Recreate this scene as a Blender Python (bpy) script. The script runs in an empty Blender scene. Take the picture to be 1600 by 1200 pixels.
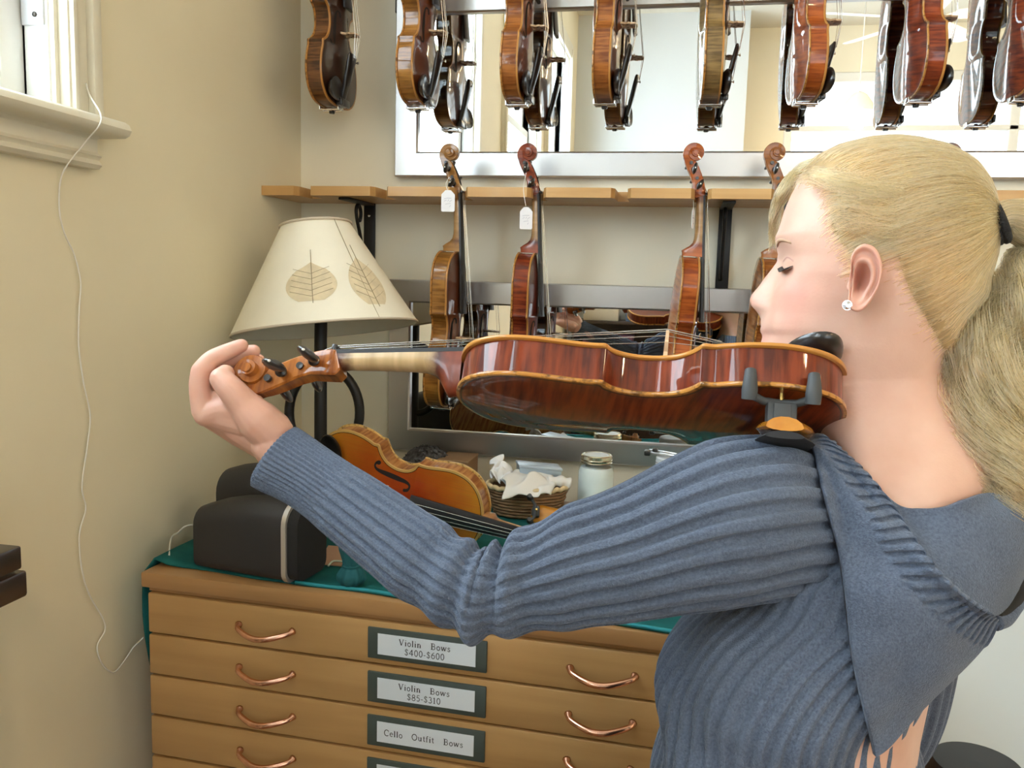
import bpy, bmesh, math, random
import numpy as np
from mathutils import Vector, Matrix
from mathutils.bvhtree import BVHTree
random.seed(7); rng = np.random.default_rng(7)
SC = bpy.context.scene
COL = SC.collection
PI = math.pi
rad = math.radians

# ------------------------------------------------------------------ camera
CAM_POS = np.array([0., 0., 1.52])
FPX = 1350.0
YAW, PITCH, ROLL = rad(11.1), rad(6.93), 0.027
def cam_axes():
    cy, sy = math.cos(YAW), math.sin(YAW)
    f = np.array([-sy*math.cos(PITCH), cy*math.cos(PITCH), -math.sin(PITCH)])
    r = np.array([cy, sy, 0.]); u = np.cross(r, f)
    return r*math.cos(ROLL)+u*math.sin(ROLL), u*math.cos(ROLL)-r*math.sin(ROLL), f
CR, CU, CF = cam_axes()
cd = bpy.data.cameras.new('camera'); cam = bpy.data.objects.new('camera', cd); COL.objects.link(cam)
cd.sensor_fit = 'HORIZONTAL'; cd.sensor_width = 36.0; cd.lens = 36.0*FPX/1600.0
cd.clip_start = 0.05; cd.clip_end = 200
cam.matrix_world = Matrix(((CR[0], CU[0], -CF[0], CAM_POS[0]), (CR[1], CU[1], -CF[1], CAM_POS[1]), (CR[2], CU[2], -CF[2], CAM_POS[2]), (0, 0, 0, 1)))
SC.camera = cam

# ------------------------------------------------------------------ world, lights, exposure
w = bpy.data.worlds.new('overcast_sky'); SC.world = w; w.use_nodes = True
bg = w.node_tree.nodes['Background']
bg.inputs[0].default_value = (0.80, 0.91, 1.0, 1); bg.inputs[1].default_value = 7.5
SC.view_settings.view_transform = 'Standard'; SC.view_settings.look = 'None'
SC.view_settings.gamma = 1.0; SC.view_settings.use_curve_mapping = False
SC.view_settings.exposure = 0.82
SC.cycles.use_denoising = True
SC.cycles.max_bounces = 10; SC.cycles.diffuse_bounces = 5; SC.cycles.glossy_bounces = 6
SC.cycles.transmission_bounces = 8; SC.cycles.caustics_reflective = False; SC.cycles.caustics_refractive = False
SC.cycles.sample_clamp_indirect = 6.0

WINS = [(0.26, 1.222), (-1.38, -0.38), (-2.72, -1.72)]      # Y ranges of the windows in the left wall
XL, YB, YP, YF, XR, ZC = -0.965, 2.08, -3.2, -3.7, 4.6, 3.67
# ------------------------------------------------------------------ helpers
def ray(px, py): return CF + CR*((px-800)/FPX) + CU*((600-py)/FPX)
def P(px, py, z): return CAM_POS + ray(px, py)*z
def onY(px, py, Y): v = ray(px, py); return CAM_POS + v*((Y-CAM_POS[1])/v[1])
def onX(px, py, X): v = ray(px, py); return CAM_POS + v*((X-CAM_POS[0])/v[0])
def onZ(px, py, Z): v = ray(px, py); return CAM_POS + v*((Z-CAM_POS[2])/v[2])
def nrm(v): v = np.asarray(v, float); return v/np.linalg.norm(v)
def catmull(pts, n):
    """n samples through pts (k, d), centripetal-free uniform Catmull-Rom"""
    p = np.asarray(pts, float); k = len(p)
    p = np.vstack([2*p[0]-p[1], p, 2*p[-1]-p[-2]])
    t = np.linspace(0, k-1, n); i = np.minimum(t.astype(int), k-2); u = (t-i)[:, None]
    a, b, c, d = p[i], p[i+1], p[i+2], p[i+3]
    return 0.5*(2*b+(c-a)*u+(2*a-5*b+4*c-d)*u*u+(3*b-a-3*c+d)*u**3)
def lerp_tab(x, tab):
    t = np.array(tab, float); o = np.argsort(t[:, 0]); return np.interp(x, t[o, 0], t[o, 1])

ROOT = {}
def empty(name, loc=(0, 0, 0), label=None, cat=None, group=None, M=None):
    o = bpy.data.objects.new(name, None); COL.objects.link(o); o.empty_display_size = 0.05
    if M is not None: o.matrix_world = M
    else: o.location = loc
    ROOT[o.name] = np.array(loc, float) if M is None else np.zeros(3)
    tag(o, label, cat, group); return o
def tag(o, label=None, cat=None, group=None, kind=None):
    if label: o['label'] = label
    if cat: o['category'] = cat
    if group: o['group'] = group
    if kind: o['kind'] = kind
    return o
def new_mesh(name, V, F, mats, smooth=True, sharp=None, fm=None):
    me = bpy.data.meshes.new(name)
    me.from_pydata([tuple(map(float, v)) for v in V], [], [tuple(int(i) for i in f) for f in F])
    for m in (mats if isinstance(mats, (list, tuple)) else [mats]): me.materials.append(m)
    if fm is not None: me.polygons.foreach_set('material_index', np.asarray(fm, np.int32))
    me.polygons.foreach_set('use_smooth', np.full(len(me.polygons), smooth))
    me.update()
    if smooth and sharp: me.set_sharp_from_angle(angle=rad(sharp))
    return me
def link(name, me, parent=None):
    o = bpy.data.objects.new(name, me); COL.objects.link(o)
    if parent is not None: o.parent = parent
    return o
def part(name, V, F, mat, parent=None, smooth=True, sharp=None, fm=None, local=False):
    """a mesh object from world (or local) vertices; under its parent if there is one"""
    V = np.asarray(V, float)
    if parent is not None and not local:
        r = parent
        while r.parent is not None: r = r.parent
        V = V-ROOT.get(r.name, np.zeros(3))
    return link(name, new_mesh(name, V, F, mat, smooth, sharp, fm), parent)
def merge(*vf):
    V, F, k = [], [], 0
    for v, f in vf:
        v = np.asarray(v, float); V.append(v); F += [tuple(i+k for i in q) for q in f]; k += len(v)
    return np.vstack(V), F
def loft(R, closed=True, caps=True):
    R = np.asarray(R, float); m, n, _ = R.shape; F = []
    for i in range(m-1):
        for j in range(n if closed else n-1):
            k = (j+1) % n
            F.append((i*n+j, i*n+k, (i+1)*n+k, (i+1)*n+j))
    if caps and closed: F.append(tuple(range(n-1, -1, -1))); F.append(tuple((m-1)*n+j for j in range(n)))
    return R.reshape(-1, 3), F
def box(c, s, bev=0.0, rz=0.0, seg=2, ax=None):
    """box centred at c with full size s, optionally bevelled, turned rz about z or by axes ax (rows)"""
    bm = bmesh.new(); bmesh.ops.create_cube(bm, size=1.0)
    bmesh.ops.scale(bm, vec=s, verts=bm.verts)
    if bev > 0: bmesh.ops.bevel(bm, geom=list(bm.edges), offset=min(bev, 0.49*min(s)), segments=seg, profile=0.5, affect='EDGES', clamp_overlap=True)
    bm.verts.index_update()
    V = np.array([v.co[:] for v in bm.verts]); F = [tuple(v.index for v in f.verts) for f in bm.faces]; bm.free()
    if ax is not None: V = V@np.asarray(ax, float)
    elif rz: c_, s_ = math.cos(rz), math.sin(rz); V = V@np.array([[c_, s_, 0], [-s_, c_, 0], [0, 0, 1]])
    return V+np.asarray(c, float), F
def box2(a, b, bev=0.0, seg=2):
    a, b = np.asarray(a, float), np.asarray(b, float)
    return box((a+b)/2, np.abs(b-a), bev, seg=seg)
def tube(pts, r, n=8, caps=True, flat=None):
    """tube along pts; r a number or one per point; flat=(axis vector, factor) squashes"""
    p = np.asarray(pts, float); m = len(p); r = np.full(m, r) if np.isscalar(r) else np.asarray(r, float)
    T = np.gradient(p, axis=0); T /= np.linalg.norm(T, axis=1)[:, None]+1e-12
    a = np.array([0, 0, 1.]) if abs(T[0][2]) < .9 else np.array([1., 0, 0])
    u = nrm(np.cross(T[0], a)); R = []
    th = np.linspace(0, 2*PI, n, endpoint=False)
    for i in range(m):
        u = nrm(u-T[i]*np.dot(u, T[i])); v = np.cross(T[i], u)
        R.append(p[i]+r[i]*(np.cos(th)[:, None]*u+np.sin(th)[:, None]*v))
    return loft(R, True, caps)
def lathe(prof, c, n=32, axis=None):
    """prof [(r, h)...] turned about z (or axis) at c"""
    th = np.linspace(0, 2*PI, n, endpoint=False); ax = np.array([0, 0, 1.]) if axis is None else nrm(axis)
    a = np.array([1., 0, 0]) if abs(ax[0]) < .9 else np.array([0, 1., 0])
    u = nrm(np.cross(ax, a)); v = np.cross(ax, u)
    R = [np.asarray(c)+ax*h+max(r, 1e-5)*(np.cos(th)[:, None]*u+np.sin(th)[:, None]*v) for r, h in prof]
    return loft(R)
def ellipsoid(c, r, n=16, m=10, ax=None):
    R = []
    for i in range(m+1):
        t = PI*(i/m*0.998+0.001)
        R.append([(r[0]*math.sin(t)*math.cos(q), r[1]*math.sin(t)*math.sin(q), r[2]*math.cos(t)) for q in np.linspace(0, -2*PI, n, endpoint=False)])
    V, F = loft(R)
    if ax is not None: V = V@np.asarray(ax)
    return V+np.asarray(c), F
def prism(poly, a, b, u, v, w_, o=(0, 0, 0)):
    """extrude a 2-D polygon (in axes u, v at o) from a to b along w_"""
    poly = np.asarray(poly, float); n = len(poly); u, v, w_, o = map(np.asarray, (u, v, w_, o))
    A = o+poly[:, :1]*u+poly[:, 1:]*v
    V = np.vstack([A+w_*a, A+w_*b])
    F = [tuple(range(n-1, -1, -1)), tuple(range(n, 2*n))]+[(i, (i+1) % n, n+(i+1) % n, n+i) for i in range(n)]
    return V, F
def grid(G, thick=0.0):
    """open surface from (m, n, 3) points, given thickness along its normals if asked"""
    G = np.asarray(G, float); m, n, _ = G.shape
    F = [(i*n+j, i*n+j+1, (i+1)*n+j+1, (i+1)*n+j) for i in range(m-1) for j in range(n-1)]
    if thick == 0: return G.reshape(-1, 3), F
    N = np.cross(np.gradient(G, axis=1), np.gradient(G, axis=0)); N /= np.linalg.norm(N, axis=2)[:, :, None]+1e-12
    H = G-N*thick; k = m*n
    F2 = [(a+k, d+k, c+k, b+k) for a, b, c, d in F]
    rim = [i for i in range(n)]+[i*n+n-1 for i in range(1, m)]+[(m-1)*n+j for j in range(n-2, -1, -1)]+[i*n for i in range(m-2, 0, -1)]
    F3 = [(rim[i], rim[i]+k, rim[(i+1) % len(rim)]+k, rim[(i+1) % len(rim)]) for i in range(len(rim))]
    return np.vstack([G.reshape(-1, 3), H.reshape(-1, 3)]), F+F2+F3

# ------------------------------------------------------------------ materials
def mat(name):
    m = bpy.data.materials.new(name); m.use_nodes = True
    return m, m.node_tree.nodes, m.node_tree.links, m.node_tree.nodes['Principled BSDF']
def simple(name, col, rough=0.5, metal=0.0, coat=0.0, spec=0.5, bump=None, var=None, **kw):
    """plain Principled; var=(scale, amount) mottles the colour, bump=(scale, strength)"""
    m, N, L, b = mat(name)
    b.inputs['Base Color'].default_value = (*col, 1); b.inputs['Roughness'].default_value = rough
    b.inputs['Metallic'].default_value = metal; b.inputs['Coat Weight'].default_value = coat
    b.inputs['Coat Roughness'].default_value = 0.05; b.inputs['Specular IOR Level'].default_value = spec
    for k, v in kw.items(): b.inputs[k.replace('_', ' ')].default_value = v
    tc = N.new('ShaderNodeTexCoord')
    if var:
        n = N.new('ShaderNodeTexNoise'); n.inputs['Scale'].default_value = var[0]; n.inputs['Detail'].default_value = 5
        L.new(tc.outputs['Object'], n.inputs['Vector'])
        r = N.new('ShaderNodeValToRGB'); a = var[1]
        r.color_ramp.elements[0].position = .3; r.color_ramp.elements[1].position = .7
        r.color_ramp.elements[0].color = (*[c*(1-a) for c in col], 1); r.color_ramp.elements[1].color = (*[min(1, c*(1+a)) for c in col], 1)
        L.new(n.outputs['Fac'], r.inputs['Fac']); L.new(r.outputs['Color'], b.inputs['Base Color'])
    if bump:
        n = N.new('ShaderNodeTexNoise'); n.inputs['Scale'].default_value = bump[0]; n.inputs['Detail'].default_value = 4
        L.new(tc.outputs['Object'], n.inputs['Vector'])
        bp = N.new('ShaderNodeBump'); bp.inputs['Strength'].default_value = bump[1]; bp.inputs['Distance'].default_value = 0.004
        L.new(n.outputs['Fac'], bp.inputs['Height']); L.new(bp.outputs['Normal'], b.inputs['Normal'])
    return m
def wood(name, c1, c2, axis=0, scale=1.0, rough=0.4, coat=0.0):
    """grain running along the object axis"""
    m, N, L, b = mat(name)
    tc = N.new('ShaderNodeTexCoord'); mp = N.new('ShaderNodeMapping'); L.new(tc.outputs['Object'], mp.inputs['Vector'])
    s = [60*scale]*3; s[axis] = 3.0*scale; mp.inputs['Scale'].default_value = s
    n = N.new('ShaderNodeTexNoise'); n.inputs['Scale'].default_value = 1.0; n.inputs['Detail'].default_value = 6; n.inputs['Distortion'].default_value = .6
    L.new(mp.outputs['Vector'], n.inputs['Vector'])
    n2 = N.new('ShaderNodeTexNoise'); n2.inputs['Scale'].default_value = 5*scale; n2.inputs['Detail'].default_value = 3
    L.new(tc.outputs['Object'], n2.inputs['Vector'])
    mx = N.new('ShaderNodeMath'); mx.operation = 'MULTIPLY_ADD'; mx.inputs[1].default_value = .6; mx.inputs[2].default_value = .0
    ad = N.new('ShaderNodeMath'); ad.operation = 'MULTIPLY_ADD'; ad.inputs[1].default_value = .45
    L.new(n.outputs['Fac'], mx.inputs[0]); L.new(n2.outputs['Fac'], ad.inputs[0]); L.new(mx.outputs[0], ad.inputs[2])
    r = N.new('ShaderNodeValToRGB'); r.color_ramp.elements[0].position = .32; r.color_ramp.elements[1].position = .72
    r.color_ramp.elements[0].color = (*c1, 1); r.color_ramp.elements[1].color = (*c2, 1)
    L.new(ad.outputs[0], r.inputs['Fac']); L.new(r.outputs['Color'], b.inputs['Base Color'])
    b.inputs['Roughness'].default_value = rough; b.inputs['Coat Weight'].default_value = coat; b.inputs['Coat Roughness'].default_value = .06
    return m
# ------------------------------------------------------------------ the room
M_wall = simple('cream_wall_paint', (.79, .72, .54), .6, var=(3, .03), bump=(35, .12))
M_wall_b = simple('pale_cream_wall_paint', (.86, .815, .67), .6, var=(3, .02), bump=(35, .1))
M_white_wall = simple('white_wall_paint', (.60, .63, .65), .6, bump=(35, .08))
M_ceil = simple('ceiling_paint', (.74, .70, .60), .7)
M_trim = simple('window_trim_paint', (.74, .70, .58), .35, var=(9, .04), bump=(20, .1))
M_sash = simple('white_sash_paint', (.80, .82, .82), .35)
M_floor = wood('floor_boards', (.16, .09, .045), (.30, .18, .09), 1, .6, .45)
def struct(name, vf, m, parent=None, smooth=False, sharp=None):
    o = part(name, vf[0], vf[1], m, parent, smooth, sharp)
    if parent is None: o['kind'] = 'structure'
    return o
T = 0.14
struct('floor', box2((XL-T, YF-T, -.1), (XR+T, YB+T, 0)), M_floor)
struct('ceiling', box2((XL-T, YF-T, ZC), (XR+T, YB+T, ZC+.1)), M_ceil)
struct('wall_back', box2((XL-T, YB, 0), (XR+T, YB+T, ZC)), M_wall_b)
struct('wall_right', box2((XR, YF-T, 0), (XR+T, YB, ZC)), M_wall_b)
WZ0, WZ1 = 1.757, 3.22
pc = [box2((XL-T, YF-T, 0), (XL, YB, WZ0)), box2((XL-T, YF-T, WZ1), (XL, YB, ZC))]
ys = [YF-T]+[v for ab in sorted(WINS) for v in ab]+[YB]
for i in range(0, len(ys), 2): pc.append(box2((XL-T, ys[i], WZ0), (XL, ys[i+1], WZ1)))
struct('wall_left', merge(*pc), M_wall)
struct('wall_partition', box2((XL, YP-T, 0), (.40, YP, ZC)), M_white_wall)
# shop front wall with two large panes
fx0, fx1 = .75, 4.45
struct('wall_front', merge(box2((XL-T, YF-T, 0), (fx0, YF, ZC)), box2((fx1, YF-T, 0), (XR+T, YF, ZC)), box2((fx0, YF-T, 0), (fx1, YF, .5)), box2((fx0, YF-T, 3.3), (fx1, YF, ZC))), M_wall_b)
def thin_glass(name, tint=(.96, .98, .98), refl=.06):
    m = bpy.data.materials.new(name); m.use_nodes = True; N, L = m.node_tree.nodes, m.node_tree.links; N.remove(N['Principled BSDF'])
    t = N.new('ShaderNodeBsdfTransparent'); t.inputs[0].default_value = (*tint, 1); g = N.new('ShaderNodeBsdfGlossy'); g.inputs['Roughness'].default_value = .02
    f = N.new('ShaderNodeLayerWeight'); f.inputs['Blend'].default_value = .5; x = N.new('ShaderNodeMixShader')
    p = N.new('ShaderNodeMath'); p.operation = 'POWER'; p.inputs[1].default_value = 5; q = N.new('ShaderNodeMath'); q.operation = 'MULTIPLY_ADD'; q.inputs[1].default_value = .45; q.inputs[2].default_value = refl
    L.new(f.outputs['Facing'], p.inputs[0]); L.new(p.outputs[0], q.inputs[0]); L.new(q.outputs[0], x.inputs[0]); L.new(t.outputs[0], x.inputs[1]); L.new(g.outputs[0], x.inputs[2]); L.new(x.outputs[0], N['Material Output'].inputs['Surface']); return m
M_pane = thin_glass('window_glass', (.96, .98, .98), .012); M_pane_dim = thin_glass('dimmed_shop_glass', (.52, .52, .51), .02)  # shop panes darkened only to weaken the light from behind the camera
wf = struct('window_4', merge(box2((fx0, YF-.1, .5), (fx0+.07, YF, 3.3), .01), box2((fx1-.07, YF-.1, .5), (fx1, YF, 3.3), .01), box2((2.5, YF-.1, .5), (2.58, YF, 3.3), .01), box2((fx0, YF-.1, .5), (fx1, YF, .58), .01), box2((fx0, YF-.1, 3.22), (fx1, YF, 3.3), .01), box2((fx0, YF-.1, 2.82), (fx1, YF, 2.87), .01)), M_sash)
for a, b in ((fx0+.07, 2.5), (2.58, fx1-.07)):
    part('pane', *box2((a, YF-.06, .58), (b, YF-.054, 3.22)), M_pane_dim, wf, False)
# baseboards
struct('baseboard_left', box2((XL, YP, 0), (XL+.02, YB, .18), .006), M_trim)
struct('baseboard_back', box2((XL+.02, YB-.02, 0), (XR, YB, .18), .006), M_trim)

def window(n, y0, y1, detail):
    rt = struct('window_%d' % n, merge(
        box2((XL-T, y0, WZ0), (XL, y0+.012, WZ1)), box2((XL-T, y1-.012, WZ0), (XL, y1, WZ1)), box2((XL-T, y0, WZ1-.012), (XL, y1, WZ1)), box2((XL-T, y0, WZ0-.001), (XL, y1, WZ0+.012))), M_trim)
    cw = .059
    for nm, a, b in (('casing', y1-.004, y1+cw), ('casing', y0-cw, y0+.004)):
        part(nm, *merge(box2((XL-.002, a, WZ0), (XL+.018, b, WZ1+.06), .003), box2((XL+.016, b-.022, WZ0), (XL+.032, b, WZ1+.06), .005), box2((XL+.012, a+.004, WZ0), (XL+.026, a+.016, WZ1+.06), .004)), M_trim, rt, True, 30)
    part('head_casing', *box2((XL-.002, y0-cw, WZ1-.004), (XL+.024, y1+cw, WZ1+.1), .004), M_trim, rt, True, 30)
    # stool with a rounded nose, apron with a moulded foot
    prof = [(-.12, 0), (.052, 0), (.06, .004), (.064, .012), (.06, .021), (.052, .026), (-.12, .026)]
    V, F = prism(prof, y0-cw-.025, y1+cw+.022, (1, 0, 0), (0, 0, 1), (0, 1, 0), (XL, 0, WZ0-.026))
    part('sill', V, F, M_trim, rt, True, 40)
    prof = [(0, 0), (.018, 0), (.024, .006), (.018, .014), (.024, .02), (.016, .026), (.016, .046), (.022, .052), (0, .052)]
    V, F = prism(prof, y0-cw, y1+cw, (1, 0, 0), (0, 0, 1), (0, 1, 0), (XL, 0, WZ0-.078))
    part('apron', V, F, M_trim, rt, True, 40)
    # parting stops
    for yy, s in ((y1, -1), (y0, 1)):
        part('stop', *merge(box2((XL-.05, yy, WZ0), (XL-.008, yy+s*.016, WZ1), .003), box2((XL-.09, yy, WZ0), (XL-.05, yy+s*.012, WZ1))), M_sash, rt, True, 30)
    zm = 2.42
    for z0, z1, xo in ((WZ0, zm+.02, XL-.085), (zm-.02, WZ1, XL-.118)):
        s = part('sash', *merge(box2((xo, y0+.012, z0), (xo+.032, y0+.062, z1), .004), box2((xo, y1-.062, z0), (xo+.032, y1-.012, z1), .004),
                 box2((xo, y0+.06, z0), (xo+.032, y1-.06, z0+.055), .004), box2((xo, y0+.06, z1-.045), (xo+.032, y1-.06, z1), .004)), M_sash, rt, True, 30)
        part('pane', *box2((xo+.014, y0+.06, z0+.05), (xo+.018, y1-.06, z1-.04)), M_pane, s, False)
    if detail:
        pl = part('latch_plate', *box2((XL-.05, y1-.02, 1.885), (XL-.012, y1-.0155, 2.06), .001), simple('latch_plate_metal', (.66, .68, .72), .35, .4), rt, False)
        for zz in (1.90, 1.955):
            part('screw', *lathe([(0, 0), (.004, 0), (.004, .0015), (0, .002)], (XL-.026, y1-.02, zz), 10, (0, -1, 0)), simple('screw_dark', (.12, .11, .1), .4, .8), pl)
    return rt
for i, (a, b) in enumerate(WINS): window(i+1, a, b, i == 0)

# ------------------------------------------------------------------ flat-file cabinet
ZT = 1.0
A_ = onZ(225, 893, ZT); B_ = onZ(1040, 990, ZT)
cdir = nrm((B_-A_)*[1, 1, 0]); crz = math.atan2(cdir[1], cdir[0]); cin = np.array([-cdir[1], cdir[0], 0])
CW, CD = 1.16, 0.72
def cb(u0, v0, z0, u1, v1, z1, bev=0.0):
    c = A_*[1, 1, 0]+cdir*(u0+u1)/2+cin*(v0+v1)/2; c[2] = (z0+z1)/2
    return box(c, (abs(u1-u0), abs(v1-v0), abs(z1-z0)), bev, crz)
def cpt(u, v, z): q = A_*[1, 1, 0]+cdir*u+cin*v; q[2] = z; return q
M_maple = wood('honey_maple', (.40, .222, .080), (.545, .325, .13), 0, .55, .33, .25)
M_maple2 = wood('honey_maple_top', (.33, .165, .06), (.45, .25, .105), 0, .6, .3, .3)
M_dark_gap = simple('dark_gap', (.03, .018, .01), .8)
M_copper = simple('copper_handle', (.72, .40, .28), .22, 1.0, var=(60, .15))
M_holder = simple('label_holder_paint', (.055, .075, .07), .45)
M_card = simple('white_card', (.72, .78, .84), .6)
M_ink = simple('printed_ink', (.03, .03, .04), .7)
cab = empty('plan_chest', tuple(A_*[1, 1, 0]), 'honey maple plan chest of shallow drawers with copper pulls and label holders', 'chest')
part('carcass', *merge(cb(.006, .02, 0, .03, CD, ZT-.034), cb(CW-.03, .02, 0, CW-.006, CD, ZT-.034), cb(.03, CD-.02, 0, CW-.03, CD, ZT-.034), cb(.03, .03, .05, CW-.03, CD-.02, .08), cb(.03, .045, .08, CW-.03, .06, ZT-.034)), M_maple2, cab, False)
part('top', *merge(cb(-.004, -.004, ZT-.027, CW+.004, CD, ZT, .003), cb(.004, .008, ZT-.036, CW-.004, CD-.01, ZT-.026)), M_maple2, cab, True, 30)
DH = 0.0752
# ---- serif lettering built from strokes
def arc_(cx, cy, rx, ry, a0, a1, n=14): return [(cx+rx*math.cos(rad(a)), cy+ry*math.sin(rad(a))) for a in np.linspace(a0, a1, n)]
Tk, tn = .15, .075
def sv(x, y0, y1, s0=.12, s1=.12): return [([(x, y0), (x, y1)], Tk), ([(x-s0, y0+.025), (x+s0, y0+.025)], .05)]+([([(x-s1, y1-.025), (x, y1-.025)], .05)] if s1 else [])
GL = {
 'V': (.86, [([(.1, 1), (.42, .03)], Tk), ([(.42, .03), (.74, 1)], tn), ([(0, .975), (.25, .975)], .05), ([(.6, .975), (.86, .975)], .05)]),
 'i': (.34, sv(.17, 0, .64)+[([(.17, .82), (.17, .94)], .13)]),
 'o': (.62, [(arc_(.31, .31, .23, .3, 0, 360, 22), .1)]),
 'l': (.34, sv(.17, 0, 1)),
 'n': (.72, sv(.16, 0, .64)+[([(.16, .48), (.27, .6), (.4, .62), (.5, .55), (.53, .42)], .08), ([(.53, .45), (.53, 0)], Tk), ([(.41, .025), (.66, .025)], .05)]),
 'u': (.72, [([(.16, .64), (.16, .22), (.2, .08), (.32, .02), (.44, .06), (.54, .18)], .1), ([(.54, .64), (.54, 0)], Tk), ([(.04, .615), (.16, .615)], .05), ([(.42, .615), (.54, .615)], .05), ([(.54, .025), (.66, .025)], .05)]),
 'B': (.84, [([(.2, 0), (.2, 1)], Tk), ([(.05, .975), (.42, .975)]+arc_(.42, .75, .22, .225, 90, -90)+[(.2, .525)], .07), ([(.42, .525)]+arc_(.42, .28, .29, .25, 90, -90)+[(.05, .03)], .08)]),
 'w': (.94, [([(.08, .62), (.27, .03)], .12), ([(.27, .03), (.46, .6)], tn), ([(.44, .62), (.64, .03)], .12), ([(.64, .03), (.84, .62)], tn), ([(0, .615), (.2, .615)], .05), ([(.34, .615), (.56, .615)], .05), ([(.74, .615), (.94, .615)], .05)]),
 's': (.52, [([(.42, .5), (.34, .61), (.2, .61), (.11, .52), (.14, .41), (.3, .32), (.42, .23), (.41, .1), (.29, .02), (.15, .03), (.07, .15)], .085)]),
 'C': (.86, [(arc_(.46, .5, .38, .49, 48, 312, 24), .11), ([(.76, .66), (.76, .95)], .05)]),
 'e': (.58, [(arc_(.3, .31, .23, .3, 5, 318, 20), .095), ([(.08, .34), (.52, .34)], .055)]),
 'O': (.92, [(arc_(.46, .5, .39, .49, 0, 360, 30), .11)]),
 't': (.42, [([(.19, .86), (.19, .15), (.24, .04), (.38, .08)], .11), ([(.04, .615), (.36, .615)], .055)]),
 'f': (.42, [([(.17, 0), (.17, .8), (.24, .95), (.4, .93)], .11), ([(.03, .615), (.36, .615)], .055), ([(.05, .025), (.3, .025)], .05)]),
 '0': (.66, [(arc_(.33, .5, .24, .48, 0, 360, 26), .1)]),
 '4': (.72, [([(.48, 0), (.48, 1)], .12), ([(.46, .98), (.04, .3)], .085), ([(.02, .3), (.68, .3)], .085)]),
 '6': (.66, [(arc_(.33, .32, .24, .3, 0, 360, 22), .095), ([(.1, .36), (.14, .66), (.3, .88), (.5, .98)], .08)]),
 '8': (.66, [(arc_(.33, .25, .25, .24, 0, 360, 20), .09), (arc_(.33, .73, .2, .23, 0, 360, 20), .085)]),
 '5': (.64, [([(.54, .96), (.2, .96), (.14, .55)], .09), ([(.14, .55)]+arc_(.3, .32, .24, .29, 100, -140, 16), .09)]),
 '3': (.64, [(arc_(.28, .74, .2, .22, 150, -80, 14), .09), (arc_(.28, .27, .25, .25, 85, -150, 16), .1)]),
 '1': (.5, [([(.25, 0), (.25, .98), (.1, .85)], .12), ([(.1, .025), (.4, .025)], .05)]),
 '-': (.42, [([(.05, .34), (.37, .34)], .08)]),
 '$': (.66, [([(.55, .76), (.46, .9), (.3, .94), (.14, .86), (.12, .68), (.3, .54), (.48, .42), (.54, .24), (.44, .09), (.28, .04), (.12, .12), (.07, .26)], .09), ([(.32, -.1), (.32, 1.1)], .05)]),
 ' ': (.62, []),
}
def text_mesh(s, hgt, track=.07):
    V, F, x = [], [], 0.0
    for ch in s:
        adv, strokes = GL[ch]
        for pl, wd in strokes:
            p = np.array(pl, float); t = np.gradient(p, axis=0); t /= np.linalg.norm(t, axis=1)[:, None]+1e-9
            nn = np.stack([-t[:, 1], t[:, 0]], 1)*(wd+.02)/2
            k = len(V)
            for a, b in zip(p+nn, p-nn): V += [(a[0]+x, a[1]), (b[0]+x, b[1])]
            for i in range(len(p)-1): F.append((k+2*i, k+2*i+1, k+2*i+3, k+2*i+2))
        x += adv+track
    V = np.array(V)*hgt; V[:, 0] -= x*hgt/2
    return V, F
LABELS = [['Violin  Bows', '$400-$600'], ['Violin  Bows', '$85-$310'], ['Cello  Outfit  Bows'], None]
for i in range(13):
    z1 = ZT-.037-i*DH; z0 = z1-DH+.0035
    if z0 < .08: break
    dr = part('drawer', *cb(.006, -.0, z0, CW-.006, .03, z1, .003), M_maple, cab, True, 30)
    for uu in (.232, .80):
        path = catmull([cpt(uu-.05, .0, z0+.036), cpt(uu-.045, -.012, z0+.033), cpt(uu-.02, -.024, z0+.0275), cpt(uu, -.027, z0+.026), cpt(uu+.02, -.024, z0+.0285), cpt(uu+.045, -.012, z0+.034), cpt(uu+.05, .0, z0+.0365)], 22)
        rr = .0036+.0016*np.sin(np.linspace(0, PI, 22)); rr[:3] += [.003, .002, .0005]; rr[-3:] += [.0005, .002, .003]
        part('handle', *tube(path, rr, 10), M_copper, dr)
    u0, u1 = .417, .618
    zc = (z0+z1)/2+.000
    hd = part('label_holder', *merge(cb(u0, -.004, zc-.0262, u1, .001, zc+.0262, .0015)), M_holder, dr, True, 30)
    if i < 4:
        part('card', *cb(u0+.018, -.0048, zc-.0175, u1-.018, -.003, zc+.0175), M_card, hd, False)
        if LABELS[i]:
            hh = .0104; nl = len(LABELS[i]); VS = []
            for k, s in enumerate(LABELS[i]):
                V, F = text_mesh(s, hh, .09)
                zb = zc-hh/2+(0 if nl == 1 else (.0074 if k == 0 else -.0078))
                VS.append((np.array([cpt((u0+u1)/2-.002+a, -.0051, zb+b) for a, b in V]), F))
            part('lettering', *merge(*VS), M_ink, hd, False)

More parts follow.
